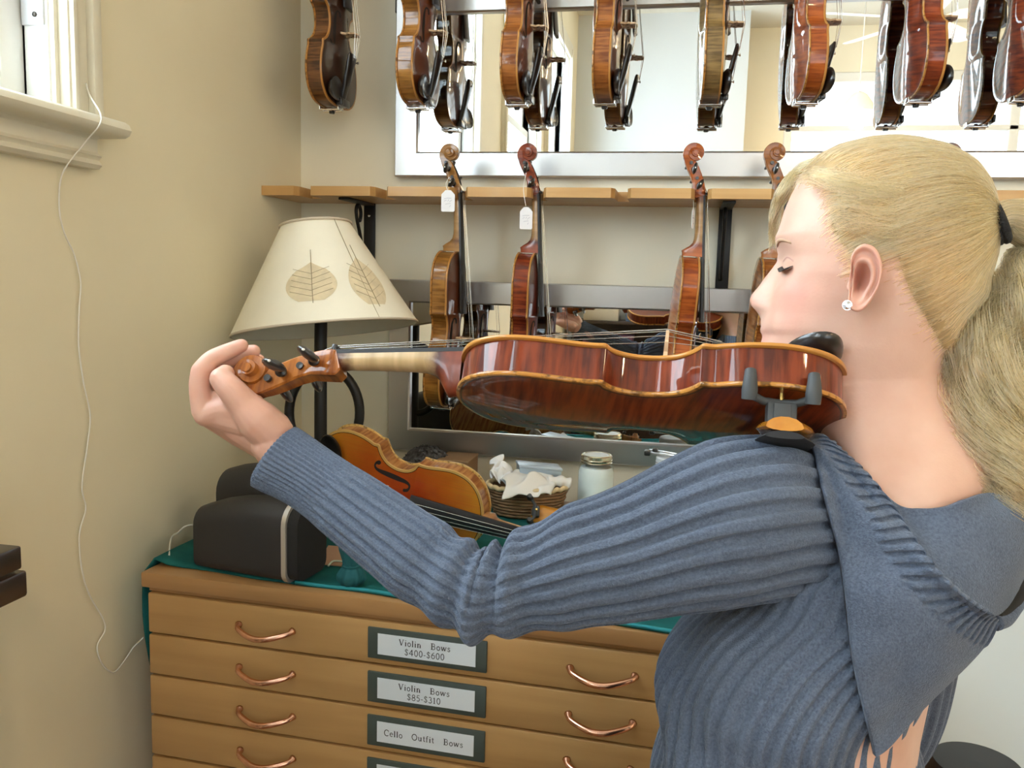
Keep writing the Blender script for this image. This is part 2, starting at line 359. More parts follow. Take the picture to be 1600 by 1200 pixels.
# teal cloth over the top, hanging down at the left side
def teal():
    m, N, L, b = mat('teal_felt')
    tc = N.new('ShaderNodeTexCoord'); n = N.new('ShaderNodeTexNoise'); n.inputs['Scale'].default_value = 14; n.inputs['Detail'].default_value = 8
    L.new(tc.outputs['Object'], n.inputs['Vector'])
    r = N.new('ShaderNodeValToRGB'); r.color_ramp.elements[0].position = .3; r.color_ramp.elements[1].position = .75
    r.color_ramp.elements[0].color = (.006, .075, .078, 1); r.color_ramp.elements[1].color = (.016, .15, .145, 1)
    L.new(n.outputs['Fac'], r.inputs['Fac']); L.new(r.outputs['Color'], b.inputs['Base Color']); b.inputs['Roughness'].default_value = .9
    b.inputs['Specular IOR Level'].default_value = .2
    return m
M_teal = teal(); M_teal_edge = simple('teal_stitching', (.012, .24, .29), .7)
nu, nv = 60, 24
G = np.zeros((nu, nv, 3))
us = np.concatenate([np.linspace(-.19, 0, 14)[:-1], np.linspace(0, CW+.0, nu-13)])
for i, u in enumerate(us):
    for j in range(nv):
        v0 = .028+.008*math.sin(u*19)-.022*min(1, max(0, u-.25)/.2)
        v = v0+(CD-.06-v0)*j/(nv-1)
        if u < 0:
            d = -u; G[i, j] = cpt(-.010-.012*math.sin(min(1, d/.02)*PI/2)+.004*math.sin(v*22)*d/.1, v, ZT+.003-d*(1-.0)+.0)
        else: G[i, j] = cpt(max(u, -.004), v, ZT+.003+.0012*math.sin(u*31+v*17)+(.012*math.exp(-((u-.0)/.02)**2) if u < .05 else 0))
cl = part('teal_cloth', *grid(G, -.003), M_teal, None, True)
tag(cl, 'dark teal felt cloth spread over the plan chest and hanging down its left side', 'cloth')
eg = [G[i, 0]+[0, 0, .002] for i in range(13, nu) if us[i] > .27]
part('hem', *tube(eg, .0032, 6), M_teal_edge, cl)
# ------------------------------------------------------------------ violins (millimetres: x tail to scroll, +y bass side, z belly up)
M_ebony = simple('ebony', (.012, .011, .012), .28, coat=.4)
M_ebony_soft = simple('ebony_fingerboard', (.02, .02, .024), .38)
M_steel = simple('string_steel', (.75, .75, .73), .25, 1.0)
M_chrome = simple('chrome', (.85, .85, .86), .12, 1.0)
M_bridge = simple('bridge_maple', (.62, .44, .27), .5, var=(120, .12))
M_hole_shade = simple('hole_shade_dark', (.008, .004, .003), .9)  # near-black colour for the shade inside openings that are not cut
M_pin = simple('peg_pin', (.85, .84, .8), .3)

def varnish(name, dark, light, belly, belly_edge=None, neck=None, edge=(.42, .19, .045)):
    """three materials: flamed maple for ribs and back, spruce belly, neck"""
    out = []
    # ribs/back
    m, N, L, b = mat(name+'_flamed_maple')
    tc = N.new('ShaderNodeTexCoord'); at = N.new('ShaderNodeAttribute'); at.attribute_name = 'grain_vec'
    n1 = N.new('ShaderNodeTexNoise'); n1.noise_dimensions = '3D'; n1.inputs['Scale'].default_value = 1.0; n1.inputs['Detail'].default_value = 4
    mp = N.new('ShaderNodeMapping'); mp.inputs['Scale'].default_value = (150, 16, 9); L.new(at.outputs['Vector'], mp.inputs['Vector']); L.new(mp.outputs['Vector'], n1.inputs['Vector'])
    n2 = N.new('ShaderNodeTexNoise'); n2.inputs['Scale'].default_value = 22; n2.inputs['Detail'].default_value = 3; L.new(tc.outputs['Object'], n2.inputs['Vector'])
    mx = N.new('ShaderNodeMath'); mx.operation = 'MULTIPLY_ADD'; mx.inputs[1].default_value = .35; L.new(n2.outputs['Fac'], mx.inputs[0]); 
    m3 = N.new('ShaderNodeMath'); m3.operation = 'MULTIPLY'; m3.inputs[1].default_value = .68; L.new(n1.outputs['Fac'], m3.inputs[0]); L.new(m3.outputs[0], mx.inputs[2])
    r = N.new('ShaderNodeValToRGB'); r.color_ramp.elements[0].position = .40; r.color_ramp.elements[1].position = .60
    r.color_ramp.elements[0].color = (*dark, 1); r.color_ramp.elements[1].color = (*light, 1); L.new(mx.outputs[0], r.inputs['Fac'])
    ae = N.new('ShaderNodeAttribute'); ae.attribute_name = 'edge'
    er = N.new('ShaderNodeValToRGB'); er.color_ramp.interpolation = 'LINEAR'
    e0 = er.color_ramp.elements; e0[0].position = .0; e0[0].color = (1, 1, 1, 1); e0[1].position = .34; e0[1].color = (0, 0, 0, 1); x = e0.new(.24); x.color = (.9, .9, .9, 1)
    md = N.new('ShaderNodeMath'); md.operation = 'DIVIDE'; md.inputs[1].default_value = .010; L.new(ae.outputs['Fac'], md.inputs[0]); L.new(md.outputs[0], er.inputs['Fac'])
    mixe = N.new('ShaderNodeMix'); mixe.data_type = 'RGBA'; L.new(er.outputs['Color'], mixe.inputs['Factor']); L.new(r.outputs['Color'], mixe.inputs[6])
    ne = N.new('ShaderNodeTexNoise'); ne.inputs['Scale'].default_value = 130; ne.inputs['Detail'].default_value = 3; L.new(tc.outputs['Object'], ne.inputs['Vector'])
    rn = N.new('ShaderNodeValToRGB'); rn.color_ramp.elements[0].position = .36; rn.color_ramp.elements[0].color = (*[c*.35 for c in edge], 1); rn.color_ramp.elements[1].position = .5; rn.color_ramp.elements[1].color = (*edge, 1)
    L.new(ne.outputs['Fac'], rn.inputs['Fac']); L.new(rn.outputs['Color'], mixe.inputs[7])
    # purfling line
    pr = N.new('ShaderNodeValToRGB'); pr.color_ramp.interpolation = 'CONSTANT'; pe = pr.color_ramp.elements
    pe[0].position = 0; pe[0].color = (0, 0, 0, 1); pe[1].position = .40; pe[1].color = (1, 1, 1, 1); x = pe.new(.53); x.color = (0, 0, 0, 1)
    L.new(md.outputs[0], pr.inputs['Fac'])
    mixp = N.new('ShaderNodeMix'); mixp.data_type = 'RGBA'; L.new(pr.outputs['Color'], mixp.inputs['Factor']); L.new(mixe.outputs[2], mixp.inputs[6]); mixp.inputs[7].default_value = (.02, .01, .006, 1)
    L.new(mixp.outputs[2], b.inputs['Base Color'])
    b.inputs['Roughness'].default_value = .4; b.inputs['Specular IOR Level'].default_value = .1; b.inputs['Coat Weight'].default_value = .8; b.inputs['Coat Roughness'].default_value = .03
    out.append(m)
    # belly
    m, N, L, b = mat(name+'_spruce_belly')
    tc = N.new('ShaderNodeTexCoord'); mp = N.new('ShaderNodeMapping'); mp.inputs['Scale'].default_value = (4, 380, 4); L.new(tc.outputs['Object'], mp.inputs['Vector'])
    n1 = N.new('ShaderNodeTexNoise'); n1.inputs['Scale'].default_value = 1; n1.inputs['Detail'].default_value = 2; L.new(mp.outputs['Vector'], n1.inputs['Vector'])
    ae = N.new('ShaderNodeAttribute'); ae.attribute_name = 'burst'
    r = N.new('ShaderNodeValToRGB'); be = belly_edge or [c*.8 for c in belly]
    r.color_ramp.elements[0].position = .0; r.color_ramp.elements[0].color = (*belly, 1); r.color_ramp.elements[1].position = 1; r.color_ramp.elements[1].color = (*be, 1)
    n2 = N.new('ShaderNodeTexNoise'); n2.inputs['Scale'].default_value = 26; L.new(tc.outputs['Object'], n2.inputs['Vector'])
    ad = N.new('ShaderNodeMath'); ad.operation = 'MULTIPLY_ADD'; ad.inputs[1].default_value = .35; L.new(n2.outputs['Fac'], ad.inputs[0])
    sb = N.new('ShaderNodeMath'); sb.operation = 'SUBTRACT'; sb.inputs[1].default_value = .17; L.new(ae.outputs['Fac'], sb.inputs[0]); L.new(sb.outputs[0], ad.inputs[2])
    L.new(ad.outputs[0], r.inputs['Fac'])
    gm = N.new('ShaderNodeMix'); gm.data_type = 'RGBA'; gm.blend_type = 'MULTIPLY'; gm.inputs['Factor'].default_value = .3
    L.new(r.outputs['Color'], gm.inputs[6]); L.new(n1.outputs['Color'], gm.inputs[7])
    a2 = N.new('ShaderNodeAttribute'); a2.attribute_name = 'edge'
    md = N.new('ShaderNodeMath'); md.operation = 'DIVIDE'; md.inputs[1].default_value = .010; L.new(a2.outputs['Fac'], md.inputs[0])
    pr = N.new('ShaderNodeValToRGB'); pr.color_ramp.interpolation = 'CONSTANT'; pe = pr.color_ramp.elements
    pe[0].position = 0; pe[0].color = (*edge, 1); pe[1].position = .40; pe[1].color = (.02, .01, .006, 1); x = pe.new(.53); x.color = (0, 0, 0, 0)
    L.new(md.outputs[0], pr.inputs['Fac'])
    fm_ = N.new('ShaderNodeMix'); fm_.data_type = 'RGBA'; L.new(pr.outputs['Alpha'], fm_.inputs['Factor']); L.new(gm.outputs[2], fm_.inputs[6]); L.new(pr.outputs['Color'], fm_.inputs[7])
    L.new(fm_.outputs[2], b.inputs['Base Color'])
    b.inputs['Roughness'].default_value = .4; b.inputs['Specular IOR Level'].default_value = .12; b.inputs['Coat Weight'].default_value = .75; b.inputs['Coat Roughness'].default_value = .05
    out.append(m)
    # neck: bare maple between varnished ends
    m, N, L, b = mat(name+'_neck_maple')
    tc = N.new('ShaderNodeTexCoord'); sp = N.new('ShaderNodeSeparateXYZ'); L.new(tc.outputs['Object'], sp.inputs[0])
    nn = N.new('ShaderNodeTexNoise'); nn.inputs['Scale'].default_value = 60; nn.inputs['Detail'].default_value = 4; L.new(tc.outputs['Object'], nn.inputs['Vector'])
    a = N.new('ShaderNodeMath'); a.operation = 'MULTIPLY_ADD'; a.inputs[1].default_value = .022; L.new(nn.outputs['Fac'], a.inputs[0]); L.new(sp.outputs['X'], a.inputs[2])
    mr = N.new('ShaderNodeMapRange'); mr.inputs['From Min'].default_value = .346; mr.inputs['From Max'].default_value = .506; L.new(a.outputs[0], mr.inputs['Value'])
    r = N.new('ShaderNodeValToRGB'); e = r.color_ramp.elements; nk = neck or (.58, .40, .20)
    e[0].position = .2; e[0].color = (*light, 1); e[1].position = 1; e[1].color = (*light, 1)
    for p_, c in ((.27, dark), (.36, nk), (.80, nk), (.88, dark)): x = e.new(p_); x.color = (*c, 1)
    L.new(mr.outputs[0], r.inputs['Fac'])
    mp = N.new('ShaderNodeMapping'); mp.inputs['Scale'].default_value = (75, 8, 8); L.new(tc.outputs['Object'], mp.inputs['Vector'])
    n3 = N.new('ShaderNodeTexNoise'); n3.inputs['Scale'].default_value = 1.; L.new(mp.outputs['Vector'], n3.inputs['Vector'])
    fr = N.new('ShaderNodeValToRGB'); fr.color_ramp.elements[0].position = .35; fr.color_ramp.elements[0].color = (.62, .58, .5, 1); fr.color_ramp.elements[1].position = .6; fr.color_ramp.elements[1].color = (1, 1, 1, 1)
    L.new(n3.outputs['Fac'], fr.inputs['Fac'])
    gm = N.new('ShaderNodeMix'); gm.data_type = 'RGBA'; gm.blend_type = 'MULTIPLY'; gm.inputs['Factor'].default_value = .8
    L.new(r.outputs['Color'], gm.inputs[6]); L.new(fr.outputs['Color'], gm.inputs[7]); L.new(gm.outputs[2], b.inputs['Base Color'])
    b.inputs['Roughness'].default_value = .4; b.inputs['Coat Weight'].default_value = .45; b.inputs['Coat Roughness'].default_value = .1
    out.append(m); return out

# half outline (x, half width) in three runs that meet in the corners
RUN1 = [(0, 0), (.4, 16), (1.5, 34), (5, 54), (13, 73.5), (27, 90), (46, 100), (68, 104), (90, 102), (108, 96.8), (119, 92.4), (127, 92.6)]
RUN2 = [(130, 91.6), (134, 83), (141, 71.5), (152, 61.5), (166, 56.3), (179, 55.2), (192, 57.4), (202, 62.6), (208, 69.0), (211.5, 76.5)]
RUN3 = [(214, 77.8), (222, 76.8), (236, 77.6), (256, 81), (276, 83.7), (294, 83.2), (312, 78.5), (327, 69.5), (339, 56.5), (348, 39), (353, 22), (354.6, 10), (355, 0)]
HO = np.vstack([catmull(RUN1, 34), catmull(RUN2, 26), catmull(RUN3, 36)])
HO[:, 0] = np.maximum.accumulate(HO[:, 0]+np.arange(len(HO))*1e-4); HO[:, 1] = np.maximum(HO[:, 1], 0)
def wid(x): return np.interp(x, HO[:, 0], HO[:, 1])
FULL = np.vstack([HO, (HO*[1, -1])[-2:0:-1]])
def edge_dist(x, y):
    q = np.stack([x, y], 1); a = HO[:-1]; d = HO[1:]-a
    q[:, 1] = np.abs(q[:, 1]); best = np.full(len(q), 1e9)
    for ai, di in zip(a, d):
        t = np.clip(((q-ai)@di)/(di@di+1e-9), 0, 1); best = np.minimum(best, np.hypot(*(q-ai-t[:, None]*di).T))
    return best
def arch(x, y, H=12.):
    w_ = np.maximum(wid(x), 1e-3); s = np.clip(np.abs(y)/w_, 0, 1); u = np.abs((x-177.5)/177.5)
    return H*np.clip(1-u**2.6, 0, 1)**.8*((np.cos(PI*s)+1)/2)**.9
def belly_z(x, y): return 34+arch(np.asarray(x, float), np.asarray(y, float))
MM = 0.001
def attr(me, name, vals, typ='FLOAT'):
    a = me.attributes.new(name, typ, 'POINT')
    a.data.foreach_set('value' if typ == 'FLOAT' else 'vector', np.asarray(vals, np.float32).ravel())
def plate(name, z_edge, sign, mats):
    xs = HO[:, 0]; ws = HO[:, 1]
    cols = [0, 1.2, 2.6, 4.0, 5.3, 7, 11, 17, 25, 35, 48]
    R = []
    for x, w_ in zip(xs, np.maximum(ws, .4)):
        sc = min(1, w_/62.); ys = [w_-c*sc for c in cols]+[0.0]
        ys = ys+[-y for y in ys[-2::-1]]; ys = np.array(ys)
        z = z_edge+sign*arch(np.full(len(ys), x), ys)
        ring = [(x, y, zz) for y, zz in zip(ys, z)]
        b = z_edge-sign*4.0; o = min(.9, w_*.3)
        ring += [(x, -w_-o, z_edge-sign*1.1), (x, -w_-o, z_edge-sign*2.9), (x, -w_+min(.5, w_*.2), b), (x, -w_*.9, b), (x, 0, b), (x, w_*.9, b), (x, w_-min(.5, w_*.2), b), (x, w_+o, z_edge-sign*2.9), (x, w_+o, z_edge-sign*1.1)]
        R.append(ring)
    V, F = loft(R)
    if sign > 0: F = [f[::-1] for f in F]
    ed = edge_dist(V[:, 0].copy(), V[:, 1].copy()); out = np.array([k % len(R[0]) >= 2*len(cols)+1 for k in range(len(V))])
    ed[out] = 0
    me = new_mesh(name, V*MM, F, mats, True, 50)
    attr(me, 'edge', ed*MM)
    u = (V[:, 0]-185)/150; bu = np.clip(np.abs(u)**1.6*.75+.5*np.clip(1-ed/45, 0, 1)**1.5*.5, 0, 1)
    attr(me, 'burst', bu)
    attr(me, 'grain_vec', np.stack([V[:, 0]*MM+np.abs(V[:, 1])*MM*.18, V[:, 1]*MM, V[:, 2]*MM], 1), 'FLOAT_VECTOR')
    return me
def rib_mesh(mats):
    P_ = FULL.copy(); nn = np.zeros_like(P_)
    ctr = np.array([177.5, 0])
    P_[:, 0] = 177.5+(P_[:, 0]-177.5)*(174.8/177.5); P_[:, 1] = np.sign(P_[:, 1])*np.maximum(np.abs(P_[:, 1])-2.7, 0)
    seg = np.hypot(*np.diff(np.vstack([P_, P_[:1]]), axis=0).T); al = np.concatenate([[0], np.cumsum(seg)[:-1]])
    R = [[(p[0], p[1], z) for p in P_] for z in (-.5, 10, 20, 30.5)]
    V, F = loft(R, True, False); F = [f[::-1] for f in F]
    me = new_mesh('ribs', V*MM, F, mats, True, 40)
    n = len(P_); k = np.arange(len(V)) % n
    attr(me, 'edge', np.full(len(V), .05)); attr(me, 'grain_vec', np.stack([al[k]*MM, V[:, 2]*MM, np.zeros(len(V))], 1), 'FLOAT_VECTOR')
    return me
def fb_z(x): return 40-(x-355)*math.tan(rad(4.5))*1.0     # underside of the fingerboard
def fb_w(x): return 12+(485-x)/270*9.2
def mmesh(name, VF, m, sharp=40, smooth=True): return new_mesh(name, np.asarray(VF[0])*MM, VF[1], m, smooth, sharp)
EYE = np.array([570., 5.])
def scroll_vf():
    pairs = [((484, 33.5), (476, 13), 12.6), ((488, 34), (480.5, 7), 12.6), ((498, 32.5), (494, 6.5), 12.3), ((512, 28.5), (507, 6), 11.8), ((527, 22.5), (520, 1), 11.0), ((541, 15.5), (533, -6.5), 10.2), ((551, 9.5), (543.5, -12), 9.5), ((557, 2), (549, -14.4), 9.0)]
    Rr = lambda f: 25*math.exp(-.098*f)
    f0 = rad(-38)
    for f in np.linspace(f0, rad(810), 60):
        o = Rr(f); i_ = Rr(f+2*PI)*(.96-.17*min(1, max(0, f)))
        d = np.array([math.sin(f), -math.cos(f)])
        hw = np.interp(math.degrees(f), [-38, 0, 90, 180, 270, 360, 450, 540, 720, 810], [8.4, 7.6, 7.2, 8.4, 10.4, 13, 15.4, 17.5, 20, 20.5])
        pairs.append((tuple(EYE+d*i_), tuple(EYE+d*o), hw))
    R = []
    for f, b, h in pairs:
        f, b = np.array(f), np.array(b); d = f-b
        pts = [(f-d*.0, h-1.3), (f-d*.07, h), (b+d*.09, h), (b, h-1.6), (b+d*.05, 0), (b, -h+1.6), (b+d*.09, -h), (f-d*.07, -h), (f, -h+1.3), (f, 0)]
        R.append([(q[0], y, q[1]) for q, y in pts])
    V, F = loft(R)
    e = lathe([(0, -21.5), (4.6, -21.5), (5, -20.6), (5, 20.6), (4.6, 21.5), (0, 21.5)], (EYE[0], 0, EYE[1]), 18, (0, 1, 0))
    return merge((V, F), e)
def neck_vf():
    R = []
    for x in (487, 478, 470, 455, 430, 405, 392, 383, 376, 370, 365, 360, 354):
        zt = fb_z(x)+.2; t = np.interp(x, [360, 365, 370, 376, 383, 392, 405, 430, 470, 478, 487], [44, 42.5, 35.5, 25.5, 19.2, 16.4, 15.2, 14.3, 13.5, 14.5, 17])
        if x <= 362: t = zt+1.5
        w_ = fb_w(x)-.3; dp = max(0, (t-16)/28)
        ring = []
        for a in np.linspace(0, PI, 15):
            c, s = math.cos(a), math.sin(a); pw = .85-.25*dp
            y = w_*abs(c)**(pw)*(1 if c > 0 else -1)*(1-.28*dp*s); ring.append((x, y, zt-t*s**.85))
        R.append(ring)
    V, F = loft(R, True, True); return V, F
def fingerboard_vf():
    R = []
    for x in np.linspace(485, 215, 12):
        z, w_ = fb_z(x), fb_w(x); ar = []
        for y in np.linspace(-1, 1, 9): ar.append((x, y*w_, z+4.2+(42-math.sqrt(42**2-(w_*.0)**2))+ (math.sqrt(42**2-(y*w_)**2)-math.sqrt(42**2-w_**2))))
        R.append([(x, -w_, z)]+ar+[(x, w_, z)])
    return loft(R)
def bridge_vf():
    # feet on the belly at x = 160; outline in (y, z above belly)
    half = [(21, 0), (21, 2.5), (17.5, 5), (15.5, 9), (19.5, 14), (20.5, 17), (17, 20), (18, 29), (14, 31.5), (7, 33.2), (0, 33.6)]
    arch_ = [(9.5, 0), (9.5, 2.5), (7, 6.5), (0, 8.5)]
    poly = half+[(-y, z) for y, z in half[-2::-1]]+[(-y, z) for y, z in arch_]+arch_[-2::-1]
    bz = 45.5
    poly = np.array(poly); poly[:, 1] += bz-np.where(poly[:, 1] < 3, np.abs(poly[:, 0])*.09, 0)
    V, F = prism(poly, -2.1, 2.1, (0, 1, 0), (0, 0, 1), (1, 0, 0), (160, 0, 0))
    k = len(poly)
    for i in range(k, 2*k): V[i, 0] -= 1.4*(V[i, 2]-bz)/33
    return V, F
def bridge_hole_shade():  # dark ovals paint the shade of openings left uncut in the bridge
    o = []
    for s in (2.3, -2.35):
        xx = 160+s*.8
        o.append(ellipsoid((xx, 0, 66), (.5, 2.8, 3.6), 10, 6)); o += [ellipsoid((xx, y, 58), (.5, 2.4, 2.6), 10, 6) for y in (10.5, -10.5)]
    return merge(*o)
def tail_z(x): return 37+(x-4)*.235
def tailpiece_vf():
    R = []
    for x, w_, h in ((4, 6, 3), (8, 8, 5), (30, 11, 7), (70, 16, 8.5), (100, 20, 8.5), (112, 21, 7.5), (117, 19.5, 5)):
        R.append([(x, w_*math.cos(a), tail_z(x)+1+h*max(math.sin(a), -.35)) for a in np.linspace(0, 2*PI, 18, endpoint=False)])
    return loft(R)
BY = [16.5, 5.6, -5.6, -16.5]; NY = [8.2, 2.75, -2.75, -8.2]
def string_pts(k):
    zb = 45.5+33.6-abs(BY[k])**2*.0105+.5
    return [(552-k*3, NY[k]*.35, 9), (487, NY[k], 39.2-abs(NY[k])*.08), (160, BY[k], zb), (108, [8.5, 2.9, -2.9, -8.5][k], tail_z(108)+9.5)]
def peg_vf(x, z, side, turn):
    ax = np.array([0, side, 0.]); c = np.array([x, 0, z], float)
    sh = lathe([(0, -14.5), (3.6, -14.4), (4.2, 9), (4.4, 14), (6, 15.5), (6, 17), (3.6, 19), (3.2, 23), (3.5, 24)], c, 14, ax)
    u = np.array([math.cos(turn), 0, math.sin(turn)]); v = np.cross(ax, u)
    hd = ellipsoid(c+ax*34, (12.5, 4.9, 12.0), 16, 10, np.array([u, v, ax]))
    pn = ellipsoid(c+ax*45.8, (1.7, 1.7, 1.4), 8, 6)
    V, F = merge(sh, hd, pn)
    return V, F, [0]*(len(sh[1])+len(hd[1]))+[1]*len(pn[1])
def chinrest_vf():
    c = np.array([30., 49.]); R = []
    na = 36
    def pt(r, a, z):
        ex = 25+4*math.cos(a); ey = 43
        return (c[0]+ex*r*math.cos(a), c[1]+ey*r*math.sin(a)*(1 if math.sin(a) > 0 else 1.12), z)
    for r, z in ((.02, 45.0), (.5, 45.4), (.8, 47), (.96, 51), (1.0, 55), (.985, 57), (.95, 57.4), (.9, 56), (.8, 53.6), (.55, 51.2), (.25, 50), (.02, 49.8)):
        R.append([pt(r, a, z-8.5+ (4*math.sin(a)*r*r if z > 48 else 2.5*math.sin(a)*r*r)) for a in np.linspace(0, 2*PI, na, endpoint=False)])
    V, F = loft(R)
    arm = box((10, 4, 47.5), (17, 52, 6), 2.5); ft = box((8, 6, 40), (12, 46, 9), 2); post = box((8, 24, 46), (12, 12, 12), 2)
    return merge((V, F), arm, ft, post)
def clamp_vf():
    o = []
    for y in (17, -5):
        o.append(lathe([(0, -5), (2.6, -5), (2.6, 10), (3.6, 10), (3.6, 22), (2.6, 22), (2.6, 40), (0, 40)], (-5.2, y, 0), 12))
    o += [box((-1, 6, -6.0), (11, 32, 2.6), .8), box((-1.5, 6, 38.5), (10, 32, 2.0), .6)]
    return merge(*o)
def fhole_shade_vf(s):  # dark sheets over the solid belly, painting the shade inside the f-holes
    c = catmull([(196, 20.5), (201.5, 23.5), (204, 28.5), (202, 33.5), (194, 36.2), (180, 37.6), (165, 39.2), (150, 41.2), (138, 43.6), (130.5, 47.2), (127.6, 52), (129.5, 57), (134.5, 59.5)], 44)
    t = np.gradient(c, axis=0); t /= np.linalg.norm(t, axis=1)[:, None]; nn = np.stack([-t[:, 1], t[:, 0]], 1)
    q = np.linspace(0, 1, 44); wv = 1.7+3.0*np.exp(-((q-.5)/.2)**2)+1.2*np.exp(-((q-.05)/.06)**2)+1.6*np.exp(-((q-.97)/.06)**2)
    G = np.stack([c+nn*wv[:, None], c, c-nn*wv[:, None]], 1)
    def lift(g): return np.concatenate([g*[1, s], (belly_z(g[..., 0], g[..., 1])+.35)[..., None]], -1)
    parts = [grid(lift(G))]
    for cx, cy, rr in ((195, 20.8, 3.1), (134, 58.6, 4.2)):
        g = np.array([[(cx+r*math.cos(a), cy+r*math.sin(a)) for a in np.linspace(0, 2*PI, 15)] for r in (.01, rr)])
        parts.append(grid(lift(g)))
    return merge(*parts)
PEGS = [(503, 19, 1, .5), (518, 13.5, -1, 1.1), (535, 5, 1, .2), (549, -2, -1, .8)]
VM = {}
def violin_meshes():
    d = varnish('proto', (.1, .03, .01), (.3, .1, .03), (.2, .05, .02))
    VM['belly'] = plate('belly', 34, 1, d[1]); VM['back'] = plate('back', -4, -1, d[0]); VM['ribs'] = rib_mesh(d[0])
    VM['neck'] = mmesh('neck', neck_vf(), d[2], 50); VM['scroll'] = mmesh('scroll', scroll_vf(), d[0], 38)
    V = np.array([v.co[:] for v in VM['scroll'].vertices])
    attr(VM['scroll'], 'edge', np.full(len(V), .05)); attr(VM['scroll'], 'grain_vec', np.stack([V[:, 0], V[:, 2], V[:, 1]], 1), 'FLOAT_VECTOR')
    VM['fingerboard'] = mmesh('fingerboard', fingerboard_vf(), M_ebony_soft, 35)
    VM['nut'] = mmesh('nut', box((487, 0, 36.5), (5, 23, 7), 1), M_ebony, 35)
    ch = [(fx, fz) for fx, fz in ((490, 33.2), (499, 32.0), (512, 28.3), (527, 22.2), (541, 15.2), (550, 10))]
    VM['pegbox_channel'] = mmesh('pegbox_channel', grid([[(x, s*(7.6-i*.5), z+.9) for s in (-1, 1)] for i, (x, z) in enumerate(ch)]), M_hole_shade)  # dark strip on the solid pegbox paints the shade of its hollow
    VM['bridge'] = mmesh('bridge', bridge_vf(), M_bridge, 30); VM['cut_out_shade'] = mmesh('cut_out_shade', bridge_hole_shade(), M_hole_shade)
    VM['tailpiece'] = mmesh('tailpiece', tailpiece_vf(), M_ebony, 40)
    VM['chin_rest'] = mmesh('chin_rest', chinrest_vf(), M_ebony, 45); VM['clamp'] = mmesh('clamp', clamp_vf(), M_chrome, 35)
    VM['end_button'] = mmesh('end_button', lathe([(0, -13), (5, -13), (6.5, -11), (6.5, -7), (4.5, -4), (4, 1)], (0, 0, 15), 16, (1, 0, 0)), M_ebony)
    VM['f_hole_shade_a'] = mmesh('f_hole', fhole_shade_vf(1), M_hole_shade); VM['f_hole_shade_b'] = mmesh('f_hole', fhole_shade_vf(-1), M_hole_shade)
    for k in range(4):
        VM['string%d' % k] = mmesh('string', tube(string_pts(k), [.55, .5, .4, .38][k], 6), M_steel)
        x, z, s, t = PEGS[k]; V, F, fm = peg_vf(x, z, s, t)
        VM['peg%d' % k] = new_mesh('peg', V*MM, F, [M_ebony, M_pin], True, 40, fm)
        VM['tuner%d' % k] = mmesh('fine_tuner', lathe([(0, 0), (1.4, 0), (1.4, 5), (3, 5), (3, 8), (0, 8)], (101, [11, 3.8, -3.8, -11][k], tail_z(101)+7), 10), M_chrome, 35)
violin_meshes()
def violin(label, M, var, group=None, chin=True, tuners=(3,), chin_mat=None, name='violin', scroll_m=None):
    """an Empty at the tail end of the instrument and its parts; M = local axes and origin"""
    e = empty(name, label=label, cat='violin', group=group, M=M)
    def add(nm, key, m=None, parent=e):
        o = link(nm, VM[key], parent)
        if m is not None: o.material_slots[0].link = 'OBJECT'; o.material_slots[0].material = m
        return o
    for nm, key, m in (('belly', 'belly', var[1]), ('back', 'back', var[0]), ('ribs', 'ribs', var[0]), ('neck', 'neck', var[2]), ('fingerboard', 'fingerboard', None), ('nut', 'nut', None), ('tailpiece', 'tailpiece', None), ('end_button', 'end_button', None)):
        o = add(nm, key, m)
        if nm == 'belly': add('f_hole', 'f_hole_shade_a', None, o); add('f_hole', 'f_hole_shade_b', None, o)
        if nm == 'tailpiece':
            for k in tuners: add('fine_tuner', 'tuner%d' % k, None, o)
    s = add('scroll', 'scroll', scroll_m or var[0]); add('pegbox_channel', 'pegbox_channel', None, s)
    b = add('bridge', 'bridge'); add('cut_out_shade', 'cut_out_shade', None, b)
    for k in range(4): add('string', 'string%d' % k); add('peg', 'peg%d' % k)
    if chin:
        c = add('chin_rest', 'chin_rest', chin_mat); add('clamp', 'clamp', None, c)
    return e
def frame_M(o, x, y):
    """placement from an origin, the length axis and roughly the bass-side axis"""
    x = nrm(x); y = nrm(np.asarray(y, float)-x*np.dot(x, y)); z = np.cross(x, y)
    return Matrix(((x[0], y[0], z[0], o[0]), (x[1], y[1], z[1], o[1]), (x[2], y[2], z[2], o[2]), (0, 0, 0, 1)))
